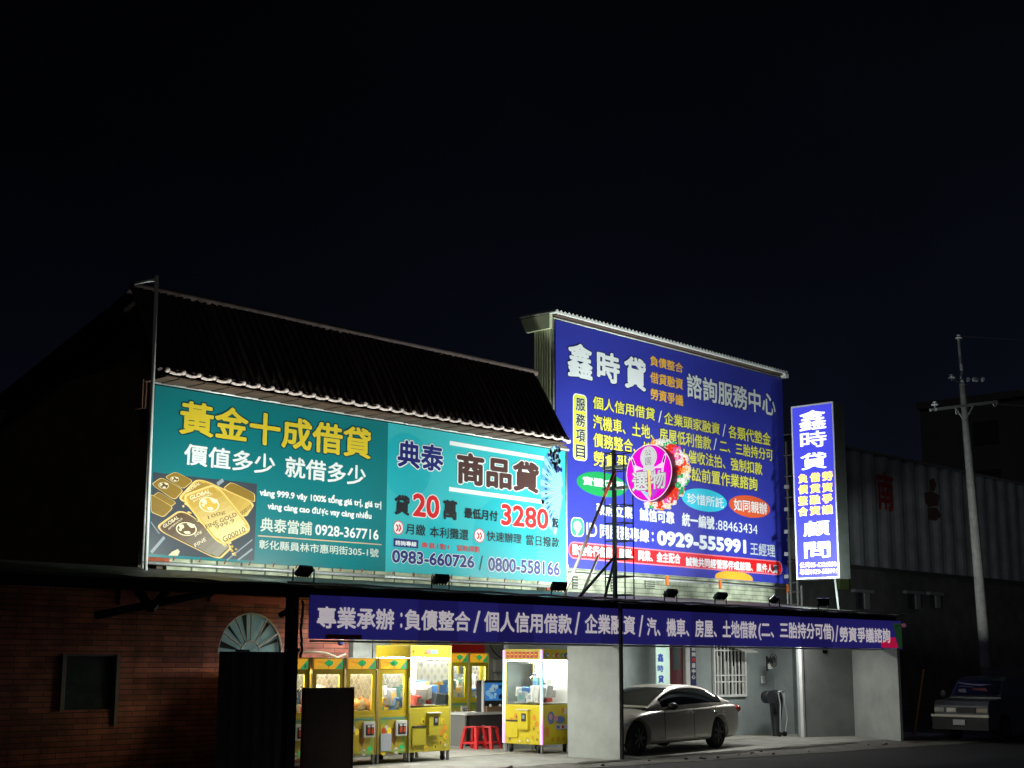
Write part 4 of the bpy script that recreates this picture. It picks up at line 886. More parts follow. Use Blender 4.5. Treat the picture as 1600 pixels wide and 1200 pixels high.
# ------------------------------------------------------------------ claw machines
cy_ = mat('cab_yellow', (.64, .47, .03), .38, noise=.12, nscale=3, coat=.2); cy2 = mat('cab_yellow_bright', (.74, .60, .03), .35, noise=.1, nscale=3, coat=.2); cy3 = mat('cab_olive', (.54, .46, .04), .4, noise=.15, nscale=3, coat=.2)
hor = mat('header_orange', (.85, .40, .02), .4, emit=(.9, .42, .02), es=.6); hgr = mat('header_green', (.02, .30, .09), .5, emit=(.02, .32, .09), es=.7); hye = mat('header_yellow', (.85, .62, .03), .4, emit=(.9, .65, .05), es=.3); hre = mat('header_red', (.65, .08, .02), .5)
inw = mat('cab_inside_white', (.78, .80, .80), .5); inp = mat('cab_inside_pattern', (.52, .54, .64), .5); glow = mat('cab_light', (1, 1, 1), .4, emit=(1, .97, .92), es=150); glow2 = mat('cab_light_warm', (1, 1, 1), .4, emit=(1, .82, .52), es=100)
gls = glass_mat('cab_glass'); dk = mat('cab_dark', (.03, .03, .03), .6); legm = mat('cab_leg', (.25, .25, .24), .5, .4); artb = mat('art_brown', (.28, .13, .03), .5); arto = mat('art_orange', (.75, .30, .03), .5); artg = mat('art_green', (.30, .42, .08), .5); artw = mat('art_white', (.75, .75, .70), .5)
chrome = mat('chrome', (.75, .76, .78), .18, 1.0); rubber = mat('rubber', (.015, .015, .016), .8)
PRZ = [mat('prize_%d' % i, c, .5) for i, c in enumerate(((.70, .70, .68), (.05, .14, .36), (.55, .08, .06), (.62, .60, .55), (.70, .40, .08), (.06, .07, .08), (.55, .60, .66), (.12, .30, .30), (.30, .31, .33), (.75, .74, .70)))]
PLU = [mat('plush_peach', (.80, .52, .34), .95), mat('plush_cream', (.82, .72, .58), .95), mat('plush_orange', (.72, .36, .14), .95)]
def claw_machine(label, x, y, w, d, H, rot=0, style='park', body=cy_, prizes='box', light=None, where='', zb=.16, seed=1):
    rnd = random.Random(seed)
    r = thing('claw_machine', label, 'claw machine', (x, y, .012), 'claw machines of the arcade'); r.rotation_euler = (0, 0, rot)
    g0, g1, hd = H*.475, H*.875, H*.895
    tall = style != 'park'
    if tall: g0 = H*.47; g1 = H*.885
    t = .035
    b = MB(); b.box((-w/2, 0, zb), (w/2, d, g0-.02), body); b.build('cabinet', r, local=True, bevel=.008)
    b = MB(); b.box((-w/2, 0, g1+.02), (w/2, d, H), body); b.build('header', r, local=True, bevel=.008)
    b = MB(); pw_ = .05 if not tall else .028
    for sx_ in (-1, 1):
        for y0_ in (0, d-pw_): xa_ = sx_*(w/2) if sx_ < 0 else w/2-pw_; b.box((xa_, y0_, g0-.02), (xa_+pw_, y0_+pw_, g1+.02), body)
    if not tall:    # framed front window
        b.box((-w/2+pw_, 0, g0-.02), (w/2-pw_, .03, g0+.05), body); b.box((-w/2+pw_, 0, g1-.05), (w/2-pw_, .03, g1+.02), body)
        for sx_ in (-1, 1): xa_ = -w/2+pw_ if sx_ < 0 else w/2-pw_-.05; b.box((xa_, 0, g0+.05), (xa_+.05, .03, g1-.05), body)
    b.build('window_frame', r, local=True)
    b = MB(); b.poly([(-w/2+pw_, .014, g0), (w/2-pw_, .014, g0), (w/2-pw_, .014, g1), (-w/2+pw_, .014, g1)], gls)
    for sx_ in (-1, 1): b.poly([(sx_*(w/2-.012), pw_, g0), (sx_*(w/2-.012), d-pw_, g0), (sx_*(w/2-.012), d-pw_, g1), (sx_*(w/2-.012), pw_, g1)], gls)
    b.build('glass', r, local=True)
    b = MB(); b.poly([(-w/2+.03, d-.03, g0-.01), (w/2-.03, d-.03, g0-.01), (w/2-.03, d-.03, g1+.01), (-w/2+.03, d-.03, g1+.01)], inw)
    b.poly([(-w/2+.02, .04, g0+.02), (w/2-.02, .04, g0+.02), (w/2-.02, d-.04, g0+.02), (-w/2+.02, d-.04, g0+.02)], inw)
    if style != 'led':
        for i in range(5):     # lattice pattern of the lining
            for j in range(6):
                cx_, cz_ = -w/2+.1+(w-.2)*(i+.5*(j % 2))/4.6, g0+.15+(g1-g0-.2)*j/5.5
                if abs(cx_) < w/2-.05: b.poly([(cx_-.045, d-.034, cz_), (cx_, d-.034, cz_-.06), (cx_+.045, d-.034, cz_), (cx_, d-.034, cz_+.06)], inp if rnd.random() < .7 else PRZ[8])
    b.build('lining', r, local=True)
    b = MB(); lm = light or glow; b.box((-w/2+.06, .05, g1-.006), (w/2-.06, .11, g1+.015), lm); b.box((-w/2+.06, d-.12, g1-.006), (w/2-.06, d-.06, g1+.015), lm); b.build('light_strip', r, local=True)
    b = MB()
    for sx_ in (-1, 1): b.box((sx_*(w/2-.006)-.005, -.012, zb), (sx_*(w/2-.006)+.005, -.001, H), mat('cab_trim_pale', (.60, .56, .36), .4, .2))
    b.build('edge_trim', r, local=True)
    # gantry and claw
    b = MB(); cx_ = (rnd.random()-.5)*w*.4; b.box((-w/2+.04, d*.45, g1-.05), (w/2-.04, d*.45+.03, g1-.02), chrome); b.tube((cx_, d*.46, g1-.05), (cx_, d*.46, g1-.22), .012, dk, 6); b.tube((cx_, d*.46, g1-.22), (cx_, d*.46, g1-.28), .045, chrome, 10)
    for k_ in range(3):
        a_ = 2.1*k_; b.path([(cx_+.03*math.cos(a_), d*.46+.03*math.sin(a_), g1-.28), (cx_+.09*math.cos(a_), d*.46+.09*math.sin(a_), g1-.33), (cx_+.04*math.cos(a_), d*.46+.04*math.sin(a_), g1-.41)], .008, chrome, 5)
    b.build('claw', r, local=True)
    # art on header and front
    def quad(b, x0, z0, x1, z1, m_, y_=-.004): b.poly([(x0, y_, z0), (x1, y_, z0), (x1, y_, z1), (x0, y_, z1)], m_)
    def el(b, cx_, cz_, rx_, rz_, m_, y_=-.006, n=18): b.poly([(cx_+rx_*math.cos(2*math.pi*i/n), y_, cz_+rz_*math.sin(2*math.pi*i/n)) for i in range(n)], m_)
    b = MB(); z0, z1 = g1+.035, H-.02
    if style == 'park':
        quad(b, -w/2+.04, z0, w/2-.04, z1, hor); b.poly([(w/2-.22, -.007, z0+.002), (w/2-.042, -.007, z0+.002), (w/2-.042, -.007, z1-.002)], hgr)
        b.poly([(-w/2+.05, -.0065, z0+.002), (-w/2+.22, -.0065, z0+.002), (-w/2+.3, -.0065, z0+.05), (-w/2+.05, -.0065, z0+.03)], hye)
        for dx, dz in ((-.04, .02), (.04, .025), (0, .045), (-.015, .0), (.02, .0)): el(b, .0+dx, (z0+z1)/2+dz*.8, .055, .034, hgr, -.008-.0008*dx*100 % .001)
        quad(b, -.008, z0+.01, .008, (z0+z1)/2, artb, -.0095)
        for i in range(3): b.poly([(-w/2+.08+.05*i, -.007, z1-.05-.01*i), (-w/2+.17+.05*i, -.007, z1-.03-.012*i), (-w/2+.15+.05*i, -.007, z1-.045-.012*i)], hre)
        el(b, w/2-.1, z0+.05, .022, .03, PRZ[8], -.0085)
    elif style == 'tall':
        for i in range(7): el(b, -w/2+.08+(w-.16)*i/6, (z0+z1)/2+.03*math.sin(i*2.3), .022, .016, rnd.choice((artb, arto, cy_)))
        el(b, -.06, (z0+z1)/2, .055, .045, mat('art_rose', (.55, .2, .25), .5), -.007); quad(b, .0, (z0+z1)/2-.035, .16, (z0+z1)/2+.03, mat('art_blue', (.2, .35, .5), .5), -.007)
    else:
        for i in range(8): quad(b, -w/2+.05+(w-.14)*i/8, z0+.02, -w/2+.05+(w-.14)*(i+.82)/8, z1-.03, hre)
        for i in range(8): quad(b, -w/2+.07+(w-.14)*i/8, (z0+z1)/2-.008, -w/2+.05+(w-.14)*(i+.6)/8, (z0+z1)/2+.008, hye, -.006)
    b.build('header_art', r, local=True)
    b = MB(); fz = g0-.06
    if style == 'park':
        quad(b, -w/2+.05, zb+.03, w/2-.05, fz, artg)
        el(b, -.0, zb+.30, .22, .28, mat('art_mustard', (.52, .40, .04), .5), -.008, 22); b.poly([(-.18, -.0085, zb+.42), (.22, -.0085, zb+.44), (.10, -.0085, zb+.28), (.04, -.0085, zb+.12), (-.08, -.0085, zb+.28)], artb)
        for qx, qz, qr, qm in ((-.30, .62, .05, hre), (-.22, .70, .04, artw), (.30, .12, .06, hgr), (-.30, .10, .07, hye), (.12, .08, .05, artw), (-.12, .62, .05, hye)): el(b, qx*w, zb+(fz-zb)*qz, qr, qr*1.15, qm, -.0092-.0003*rnd.random())
        quad(b, -w/2+.05, zb+.03, w/2-.05, zb+.07, mat('art_lime', (.45, .55, .12), .5), -.0095)
        el(b, -w/2+.12, fz-.2, .06, .09, cy_, -.0087); quad(b, -w/2+.06, fz-.045, w/2-.06, fz-.02, PRZ[7], -.0085)
    else:
        rnd2 = random.Random(seed+5)
        spots = [(-.28, .26), (.24, .22), (.28, .44), (-.2, .5), (.02, .78), (-.36, .14), (-.38, .42), (-.3, .62), (.36, .16), (.38, .34), (.36, .55), (.3, .72), (-.1, .10), (.12, .12), (-.18, .74)]
        for fx_, fz_ in spots:
            cx_, cz_ = fx_*w, zb+(fz-zb)*fz_; el(b, cx_, cz_, .05, .06, rnd2.choice((cy2, arto, cy_)), -.006); el(b, cx_+.015, cz_-.01, .022, .026, rnd2.choice((artb, artw, arto)), -.008)
    b.build('front_art', r, local=True)
    # coin unit with buttons, prize chute
    b = MB()
    if style == 'park':
        x0 = .06; b.box((x0-.02, -.05, fz-.33), (w/2-.06, -.009, fz-.07), artw); b.box((x0+.02, -.056, fz-.30), (w/2-.09, -.051, fz-.12), dk)
        for i in range(2): b.box((x0+.05+.09*i, -.062, fz-.27), (x0+.11+.09*i, -.057, fz-.18), hre)
        for i in range(2): b.box((x0+.05+.09*i, -.062, fz-.165), (x0+.11+.09*i, -.057, fz-.13), artw)
    else:
        b.box((-.08, -.07, zb+.28), (.18, -.001, fz-.06), body); b.box((.02, -.076, fz-.27), (.14, -.071, fz-.12), dk); b.box((.05, -.082, fz-.22), (.11, -.077, fz-.15), PRZ[8]); b.box((-.10, -.10, fz-.06), (.2, -.001, fz-.045), artw)
    b.build('coin_unit', r, local=True, bevel=.004)
    b = MB()
    if style == 'park': b.box((-w/2+.06, -.03, zb+.05), (-.05, -.009, zb+.34), PRZ[6] if seed % 2 else body)
    else: b.box((-w/2+.06, -.03, zb+.12), (-.12, -.001, zb+.42), body); b.box((-w/2+.07, -.04, zb+.42), (-.12, -.001, zb+.45), dk)
    b.build('prize_door', r, local=True, bevel=.004)
    for sx_ in (-1, 1):
        for y0_ in (.03, d-.07):
            b = MB(); xa_ = sx_*(w/2-.03); b.box((xa_-.02, y0_-.02, 0), (xa_+.02, y0_+.02, zb), legm); b.build('leg', r, local=True)
            if tall: b = MB(); b.tube((xa_-sx_*.1-.018, y0_+.03, .05), (xa_-sx_*.1+.018, y0_+.03, .05), .05, rubber, 12); b.box((xa_-sx_*.1-.03, y0_, .08), (xa_-sx_*.1+.03, y0_+.06, zb), dk); b.build('caster', r, local=True)
    # prizes: separate things in the machine
    M_ = Matrix.Translation(r.location) @ Matrix.Rotation(rot, 4, 'Z')
    npz = 20 if prizes == 'box' else 7
    for i in range(npz):
        px_ = (rnd.random()-.5)*(w-.32); py_ = .14+rnd.random()*(d-.34); pos = M_ @ Vector((px_, py_, g0+.022+(.10*(i//9) if prizes == 'box' else 0)))
        if prizes == 'box':
            hx, hy, hz = .07+.06*rnd.random(), .05+.04*rnd.random(), .12+.2*rnd.random(); m_ = rnd.choice(PRZ)
            o = thing('prize_box', 'small prize carton piled behind the glass of the %s' % where, 'box', pos, 'prize cartons in the claw machines'); o.rotation_euler = ((rnd.random()-.5)*.4, (rnd.random()-.5)*.35, rot+rnd.random()*1.2-.6)
            b = MB(); b.box((-hx, -hy, 0), (hx, hy, hz), m_); b.build('carton', o, local=True, bevel=.004)
            b = MB(); b.box((-hx*.7, -hy-.003, hz*.3), (hx*.7, -hy-.001, hz*.75), rnd.choice(PRZ)); b.build('print', o, local=True)
        else:
            o = MB(); c = Vector((0, 0, 0)); rr_ = .11+.03*rnd.random(); m_ = rnd.choice(PLU); o.ball((0, 0, rr_*.8), rr_, m_, 12, (1.2, .9, .8)); o.ball((rr_*.9, -.02, rr_*1.1), rr_*.6, m_, 10); o.ball((rr_*1.0, -.04, rr_*1.6), rr_*.2, m_, 8); o.ball((-rr_*.8, -.05, rr_*.5), rr_*.35, m_, 8)
            o = o.build('plush_toy'); o.location = pos; o.rotation_euler = (0, 0, rot+rnd.random()*2-1); tag(o, 'peach coloured plush toy lying in the %s' % where, 'plush toy', 'plush toys in the claw machines')
    return r
YF = 18.95
def mx(px0, px1, Y): a_, c_ = onY(px0, 1100, Y).x, onY(px1, 1100, Y).x; return (a_+c_)/2, c_-a_
Hm = onY(560, 1029, YF).z
row = [(430, 483, 'yellow claw machine half hidden by the dark hoarding', 'leftmost claw machine', glow2, 'box'), (485.5, 537.5, 'yellow claw machine standing behind the dark standing board', 'claw machine behind the dark board', glow2, 'box'),
       (539, 588.5, 'yellow claw machine with peach plush toys and warm light', 'claw machine of plush toys', glow2, 'plush'), (590, 638, 'yellow claw machine of white cartons beside the taller full glass machine', 'claw machine of white cartons', glow, 'box')]
for i, (a_, c_, lab, wh, lt, pz) in enumerate(row):
    x, w = mx(a_, c_, YF); claw_machine(lab, x, YF, w-.015, .85, Hm, 0, 'park', cy_, pz, lt, wh, seed=10+i)
x, w = mx(639.5, 704, YF-.05); claw_machine('taller olive yellow claw machine with full glass front at the row end', x, YF-.05, w, .9, onY(670, 1009.5, YF-.05).z, 0, 'tall', cy3, 'box', glow, 'tall claw machine at the row end', seed=21)
x, w = mx(592, 641, 20.4); claw_machine('olive yellow claw machine showing only its top behind the row', x, 20.45, w, .7, onY(620, 1009.5, 20.4).z, 0, 'tall', cy3, 'box', glow, 'claw machine behind the row', seed=22)
Y2 = 22.6
for i, (a_, c_, lab, wh) in enumerate(((703, 731.5, 'bright yellow claw machine at the rear, left of the rear pair', 'left rear claw machine'), (732, 763.5, 'bright yellow claw machine at the rear, right of the rear pair', 'right rear claw machine'))):
    x, w = mx(a_, c_, Y2); claw_machine(lab, x, Y2, w-.01, .85, onY(735, 1021, Y2).z, 0, 'park', cy2, 'box', glow, wh, seed=31+i)
# the machine with the colour changing corner lights, long front facing the arcade
MX = onZ(847, 1179, 0); mw = .96
yy0 = MX.y; yy1 = onX(788, 1172, MX.x).y; Hl = onY(847, 1015, yy0).z
led = claw_machine('bright yellow claw machine with rainbow light strips beside the partition', MX.x+.0, (yy0+yy1)/2, yy1-yy0, mw*.88, Hl, -math.pi/2, 'led', cy2, 'box', mat('cab_light_cool', (1, 1, 1), .4, emit=(1, 1, .98), es=70), 'claw machine with rainbow strips', seed=41)
gm = bpy.data.materials.new('rainbow_strip'); gm.use_nodes = True; t = gm.node_tree; bs = t.nodes['Principled BSDF']
c_ = t.nodes.new('ShaderNodeTexCoord'); s_ = t.nodes.new('ShaderNodeSeparateXYZ'); mr = t.nodes.new('ShaderNodeMapRange'); cr = t.nodes.new('ShaderNodeValToRGB')
mr.inputs[1].default_value = .15; mr.inputs[2].default_value = Hl
t.links.new(c_.outputs['Object'], s_.inputs[0]); t.links.new(s_.outputs['Z'], mr.inputs[0]); t.links.new(mr.outputs[0], cr.inputs[0]); t.links.new(cr.outputs[0], bs.inputs['Emission Color']); bs.inputs['Emission Strength'].default_value = .85
E_ = cr.color_ramp.elements; E_[0].position = 0; E_[0].color = (.75, .12, .8, 1); E_[1].position = 1; E_[1].color = (.85, .2, .7, 1)
for p_, cl in ((.2, (.9, .10, .65, 1)), (.33, (.9, .8, .4, 1)), (.5, (.6, .85, .95, 1)), (.65, (.02, .75, .8, 1)), (.8, (.25, .4, .95, 1))): k_ = E_.new(p_); k_.color = cl
for sx_ in (-1, 1): b = MB(); xw_ = sx_*(yy1-yy0)/2; b.box((xw_-.028, -.03, .17), (xw_+.028, -.002, Hl-.02), gm); b.build('light_bar', led, local=True)
# art on the side that faces the street
b = MB(); m4 = Matrix.Rotation(math.pi/2, 4, 'Z')
sw_ = (yy1-yy0)/2
def sq(x0, z0, x1, z1, m_, ly): b.poly([(sw_+.003+.003*ly, x0, z0), (sw_+.003+.003*ly, x1, z0), (sw_+.003+.003*ly, x1, z1), (sw_+.003+.003*ly, x0, z1)], m_)
def se(cx_, cz_, rx_, rz_, m_, ly): b.poly([(sw_+.003+.003*ly, cx_+rx_*math.cos(2*math.pi*i/20), cz_+rz_*math.sin(2*math.pi*i/20)) for i in range(20)], m_)
abl = mat('art_blue2', (.08, .18, .42), .5); apk = mat('art_pink', (.65, .3, .4), .5)
for i, (cx_, cm) in enumerate(((.14, abl), (.3, cy_), (.44, hre), (.58, artg), (.7, abl))): se(cx_, Hl*.94, .055, .05, cm, 1); se(cx_+.02, Hl*.935, .025, .025, artw, 2)
se(.25, .66, .10, .12, abl, 1); se(.24, .68, .05, .06, apk, 2); sq(.33, .60, .45, .70, apk, 2); se(.52, .62, .14, .07, abl, 1); sq(.38, .44, .74, .53, PRZ[6], 1); sq(.42, .46, .5, .51, abl, 2); sq(.56, .46, .63, .51, pred, 2); se(.66, .78, .05, .07, artw, 1); se(.60, .80, .04, .055, arto, 2); se(.14, .40, .06, .1, arto, 1)
for cx_ in (.3, .46, .62, .74): se(cx_, .26+.02*math.sin(cx_*20), .04, .05, cy_, 1); se(cx_, .26, .02, .025, arto, 2)
b.build('side_art', led, local=True)
# desk with a pinball-like picture board, stools
dx = onZ(745, 1168, 0); DY = 21.4
d0, d1 = onY(727, 1114, DY).x, onY(787, 1114, DY).x; dz = onY(757, 1113, DY).z
desk = thing('desk', 'dark desk with a white top at the back of the arcade', 'desk', (d0, DY, .012))
b = MB(); b.box((d0, DY-.02, dz-.05), (d1+.15, DY+.6, dz), white); b.build('top', desk, bevel=.006)
b = MB(); b.box((d0+.2, DY+.04, .02), (d1+.1, DY+.55, dz-.051), mat('desk_dark', (.05, .045, .045), .5)); b.build('drawer_unit', desk)
b = MB(); b.box((d0+.55, DY+.025, dz*.5), (d0+.6, DY+.039, dz*.62), white); b.box((d0+.55, DY+.025, dz*.25), (d0+.6, DY+.039, dz*.3), white); b.build('handle', desk)
b = MB(); b.box((d0+.03, DY+.03, .012), (d0+.07, DY+.5, dz-.051), legm); b.build('leg', desk)
p, q = onY(756, 1067, DY+.2), onY(786, 1097, DY+.2)
gb = thing('game_cabinet', 'small arcade cabinet with a blue picture screen on the desk', 'game cabinet', (p.x, DY+.2, dz))
b = MB(); b.prism([(p.x-.08, DY+.12, dz), (p.x-.08, DY+.34, dz), (p.x-.08, DY+.34, p.z+.05), (p.x-.08, DY+.3, p.z+.05), (p.x-.08, DY+.22, p.z-.02)], (q.x-p.x+.2, 0, 0), dk); b.build('body', gb)
b = MB(); b.box((p.x-.11, DY+.10, dz), (p.x-.082, DY+.16, p.z+.06), PRZ[0]); b.build('side_trim', gb)
b = MB(); b.box((p.x, DY+.16, q.z), (q.x+.05, DY+.2, p.z), mat('screen_blue', (.02, .10, .28), .3, emit=(.03, .16, .42), es=.8)); b.build('screen', gb)
b = MB(); random.seed(9)
for i in range(12):
    c = Vector((p.x+.08+(q.x-p.x-.1)*random.random(), DY+.157, q.z+.06+(p.z-q.z-.12)*random.random())); r_ = .03+.04*random.random(); b.poly([c+Vector((r_*math.cos(a_)*1.3, -.0004*i, r_*math.sin(a_))) for a_ in (.2, 1.3, 2.8, 4, 5.2)], random.choice((mat('scr1', (.2, .4, .6), .4, emit=(.2, .4, .6), es=.6), mat('scr2', (.02, .05, .15), .4), mat('scr3', (.35, .5, .6), .4, emit=(.3, .45, .55), es=.6))))
b.build('screen_art', gb)
b = MB(); b.box((p.x-.05, DY+.06, dz+.0), (q.x+.05, DY+.13, dz+.12), mat('panel_wood', (.28, .18, .10), .6))
for i in range(2): b.ball((p.x+.05+.3*i, DY+.05, dz+.13), .035, PRZ[0], 8)
b.build('control_panel', gb)
for i, (px, w_) in enumerate(((741, 'left'), (762, 'right'))):
    p = onZ(px, 1170-.5*i, .012); st = thing('plastic_stool', ('red plastic stool nearer the desk end, the left one' if i == 0 else 'red plastic stool standing before the dark desk drawers'), 'stool', (p.x, p.y, .012), 'red plastic stools'); redp = mat('stool_red', (.62, .02, .025), .35, coat=.2)
    hs_ = .44; b = MB(); b.box((-.15, -.15, hs_-.03), (.15, .15, hs_), redp); b.build('seat', st, local=True, bevel=.012)
    for sx_ in (-1, 1):
        for sy2 in (-1, 1):
            b = MB(); A = Vector((sx_*.13, sy2*.13, hs_-.03)); Bq = Vector((sx_*.19, sy2*.19, 0)); b.prism([A+Vector((-.028, -.028, 0)), A+Vector((.028, -.028, 0)), A+Vector((.028, .028, 0)), A+Vector((-.028, .028, 0))], Bq-A, redp); b.build('leg', st, local=True)
    b = MB()
    for sx_ in (-1, 1): b.box((sx_*.17-.012, -.17, .10), (sx_*.17+.012, .17, .14), redp); b.box((-.17, sx_*.17-.012, .10), (.17, sx_*.17+.012, .14), redp)
    b.build('stretcher', st, local=True); st.rotation_euler = (0, 0, .15+.1*i)
# dark standing board and hoarding
p, q = onY(477.5, 1075, 17.9), onY(552, 1075, 17.9)
sbd = thing('standing_board', 'dark maroon standing board in front of the claw machines', 'board', (p.x, 17.9, 0))
b = MB(); b.box((p.x, 17.9, .04), (q.x, 17.95, p.z), mat('board_maroon', (.05, .028, .028), .6, noise=.3)); b.build('panel', sbd, bevel=.006)
b = MB(); b.box((p.x-.02, 17.89, .0), (p.x-.001, 17.96, p.z+.005), mat('board_edge', (.10, .012, .015), .5)); b.box((q.x+.001, 17.89, 0), (q.x+.02, 17.96, p.z+.005), dark); b.build('side_trim', sbd)
b = MB(); 
for x in (p.x+.1, q.x-.1): b.box((x-.03, 17.75, .0), (x+.03, 18.1, .035), dark)
b.build('foot', sbd)
p, q = onY(345, 1018, 17.6), onY(467.5, 1018, 17.6)
hd_ = thing('dark_hoarding', 'black sheet hoarding standing before the arched window', 'hoarding', (p.x, 17.6, 0))
b = MB(); nh = 14
for i in range(nh): xa_ = p.x+(q.x-p.x)*i/nh; xb_ = p.x+(q.x-p.x)*(i+1)/nh; b.box((xa_+.004, 17.6+.02*(i % 2), 0), (xb_-.004, 17.64, p.z), dark)
b.build('sheet', hd_)
b = MB(); b.box((q.x-.06, 17.58, p.z+.001), (q.x-.0, 17.66, p.z+.06), dark); b.box((p.x+.3, 17.58, p.z+.001), (p.x+.5, 17.66, p.z+.03), dark); b.build('cap', hd_)
b = MB(); b.box((15.44, 19.82, 0), (15.48, 20.45, 1.8), dark); b.build('light_blocker', hd_)  # unseen sheet added to keep lamp light off the left brick wall
p = onY(446, 958, CY+.25); sc_ = thing('security_camera', 'black bullet camera on the dark canopy post', 'camera', p)
b = MB(); b.tube((-.12, -.05, -.03), (.04, .02, .03), .045, black, 10); b.build('body', sc_, local=True); b = MB(); b.tube((.04, .02, .03), (.14, .03, .05), .015, black, 6); b.build('mount', sc_, local=True)

# ------------------------------------------------------------------ parked sedan
SX, SYc, SZ = 1.145, .85, .885
cx = lambda x: (x if x >= .83 else .83-(.83-x)*.48)*SX     # short nose
paint = mat('car_paint', (.62, .58, .52), .34, .2, coat=.6, noise=.05); cglass = mat('car_glass', (.008, .010, .012), .06, spec=.6); tyre = rubber; rim = mat('alloy_rim', (.10, .105, .115), .35, .7); trimb = mat('car_black', (.012, .012, .013), .4)
Fx, Rx = Vector((22.12, 17.24)), Vector((25.16, 17.62)); ax = (Rx-Fx).normalized(); ang = math.atan2(ax.y, ax.x)
car = thing('parked_car', 'silver grey saloon parked nose in by the partition wall', 'car', (0, 0, 0))
car.location = (Fx.x-ax.x*.83*SX, Fx.y-ax.y*.83*SX, .006); car.rotation_euler = (0, 0, ang)
HW = .885*SYc           # half width; near side at local y = 0, far side at 2*HW
car.location.x += ax.y*-.0
def interp(tab, x):
    for (a_, va), (c_, vc) in zip(tab, tab[1:]):
        if x <= c_: t = (x-a_)/(c_-a_); return va+(vc-va)*t
    return tab[-1][1]
xs_ = [0.0, .10, .32, .60, .83, 1.1, 1.35, 1.8, 2.3, 2.8, 3.3, 3.59, 3.9, 4.2, 4.42, 4.54, 4.58]
Wt = [(0, .60), (.1, .72), (.32, .82), (.6, .865), (.83, .88), (1.3, .885), (3.59, .885), (4.2, .85), (4.42, .80), (4.54, .72), (4.58, .66)]
Zs = [(0, .62), (.1, .68), (.32, .75), (.83, .85), (1.3, .91), (2, .945), (2.8, .965), (3.59, .985), (4.2, .985), (4.42, .965), (4.58, .88)]
Zc = [(0, .64), (.1, .72), (.32, .82), (.83, .925), (1.3, .97), (2, .96), (3.59, .99), (4.2, 1.03), (4.42, 1.03), (4.54, .99), (4.58, .92)]
Zb = [(0, .30), (.1, .22), (.32, .18), (4.2, .19), (4.42, .25), (4.58, .34)]
vs = []; fs = []
prof_n = 13
for x in xs_:
    w, zs, zc, zb_ = (interp(t_, x) for t_ in (Wt, Zs, Zc, Zb)); half = [(.0, zb_), (w*.9, zb_), (w*.97, zb_+.08), (w*1.0, zb_+(zs-zb_)*.5), (w*.975, zs-.07), (w*.92, zs), (w*.5, zc-.01*(zc-zs)-.006)]
    ring = half+[(0, zc)]+[(-y, z) for y, z in reversed(half[1:])]
    vs += [(cx(x), y*SYc+HW, z*SZ) for y, z in ring]
nr_ = 14
for i in range(len(xs_)-1):
    for j in range(nr_): fs.append((i*nr_+j, i*nr_+(j+1) % nr_, (i+1)*nr_+(j+1) % nr_, (i+1)*nr_+j))
fs.append(tuple(range(nr_))[::-1]); fs.append(tuple(range((len(xs_)-1)*nr_, len(xs_)*nr_)))
me = bpy.data.meshes.new('body'); me.from_pydata(vs, [], fs); me.update()
bm = bmesh.new(); bm.from_mesh(me); bmesh.ops.recalc_face_normals(bm, faces=bm.faces); bm.to_mesh(me); bm.free()
tmp = bpy.data.objects.new('body_shape', me); COL.objects.link(tmp); tmp.modifiers.new('s', 'SUBSURF').levels = 2; tmp.modifiers['s'].render_levels = 2
WR = .315
axle = [(.83*SX, WR), (3.59*SX, WR)]
cut = MB()
for cx_, cz_ in axle:
    for y0_, y1_ in ((-.3, .30), (2*HW-.30, 2*HW+.3)): cut.tube((cx_, y0_, cz_+.005), (cx_, y1_, cz_+.005), WR*1.17, trimb, 36)
cuto = cut.build('cut_shape'); bm = bmesh.new(); bm.from_mesh(cuto.data); bmesh.ops.recalc_face_normals(bm, faces=bm.faces); bm.to_mesh(cuto.data); bm.free()
bo = tmp.modifiers.new('b', 'BOOLEAN'); bo.operation = 'DIFFERENCE'; bo.object = cuto; bo.solver = 'EXACT'
dg = bpy.context.evaluated_depsgraph_get(); me2 = bpy.data.meshes.new_from_object(tmp.evaluated_get(dg))
bpy.data.objects.remove(tmp); bpy.data.objects.remove(cuto)
me2.materials.clear(); me2.materials.append(paint); me2.materials.append(trimb)
for pl in me2.polygons:
    c = pl.center; inside = any((c.x-a_)**2+(c.z-z_)**2 < (WR*1.16)**2 for a_, z_ in axle) and abs(c.y-HW) > .4
    pl.material_index = 1 if inside or c.z < .2*SZ+.01 else 0; pl.use_smooth = True
me2.name = 'body'
body = bpy.data.objects.new('body', me2); COL.objects.link(body); body.parent = car
b_ = body.modifiers.new('n', 'WEIGHTED_NORMAL')
# cabin
Zr = [(1.22, .955), (1.45, 1.09), (1.7, 1.225), (1.95, 1.335), (2.15, 1.40), (2.4, 1.435), (2.7, 1.447), (3.0, 1.435), (3.25, 1.40), (3.5, 1.335), (3.75, 1.24), (4.0, 1.125), (4.2, 1.035)]
Zbl = [(1.22, .93), (2, .945), (2.8, .965), (3.59, .99), (4.2, 1.0)]
Wb = [(1.22, .70), (1.5, .80), (2, .83), (3.4, .82), (3.8, .78), (4.2, .70)]
Wr_ = [(1.22, .68), (1.7, .63), (2.2, .595), (3.2, .58), (3.8, .60), (4.2, .64)]
ns_ = 60; vs = []; fs = []; mi = []
def sm(tab, x): return sum(interp(tab, min(max(x+o, tab[0][0]), tab[-1][0])) for o in (-.12, -.06, 0, .06, .12))/5
X_ = [1.22+(4.2-1.22)*i/ns_ for i in range(ns_+1)]
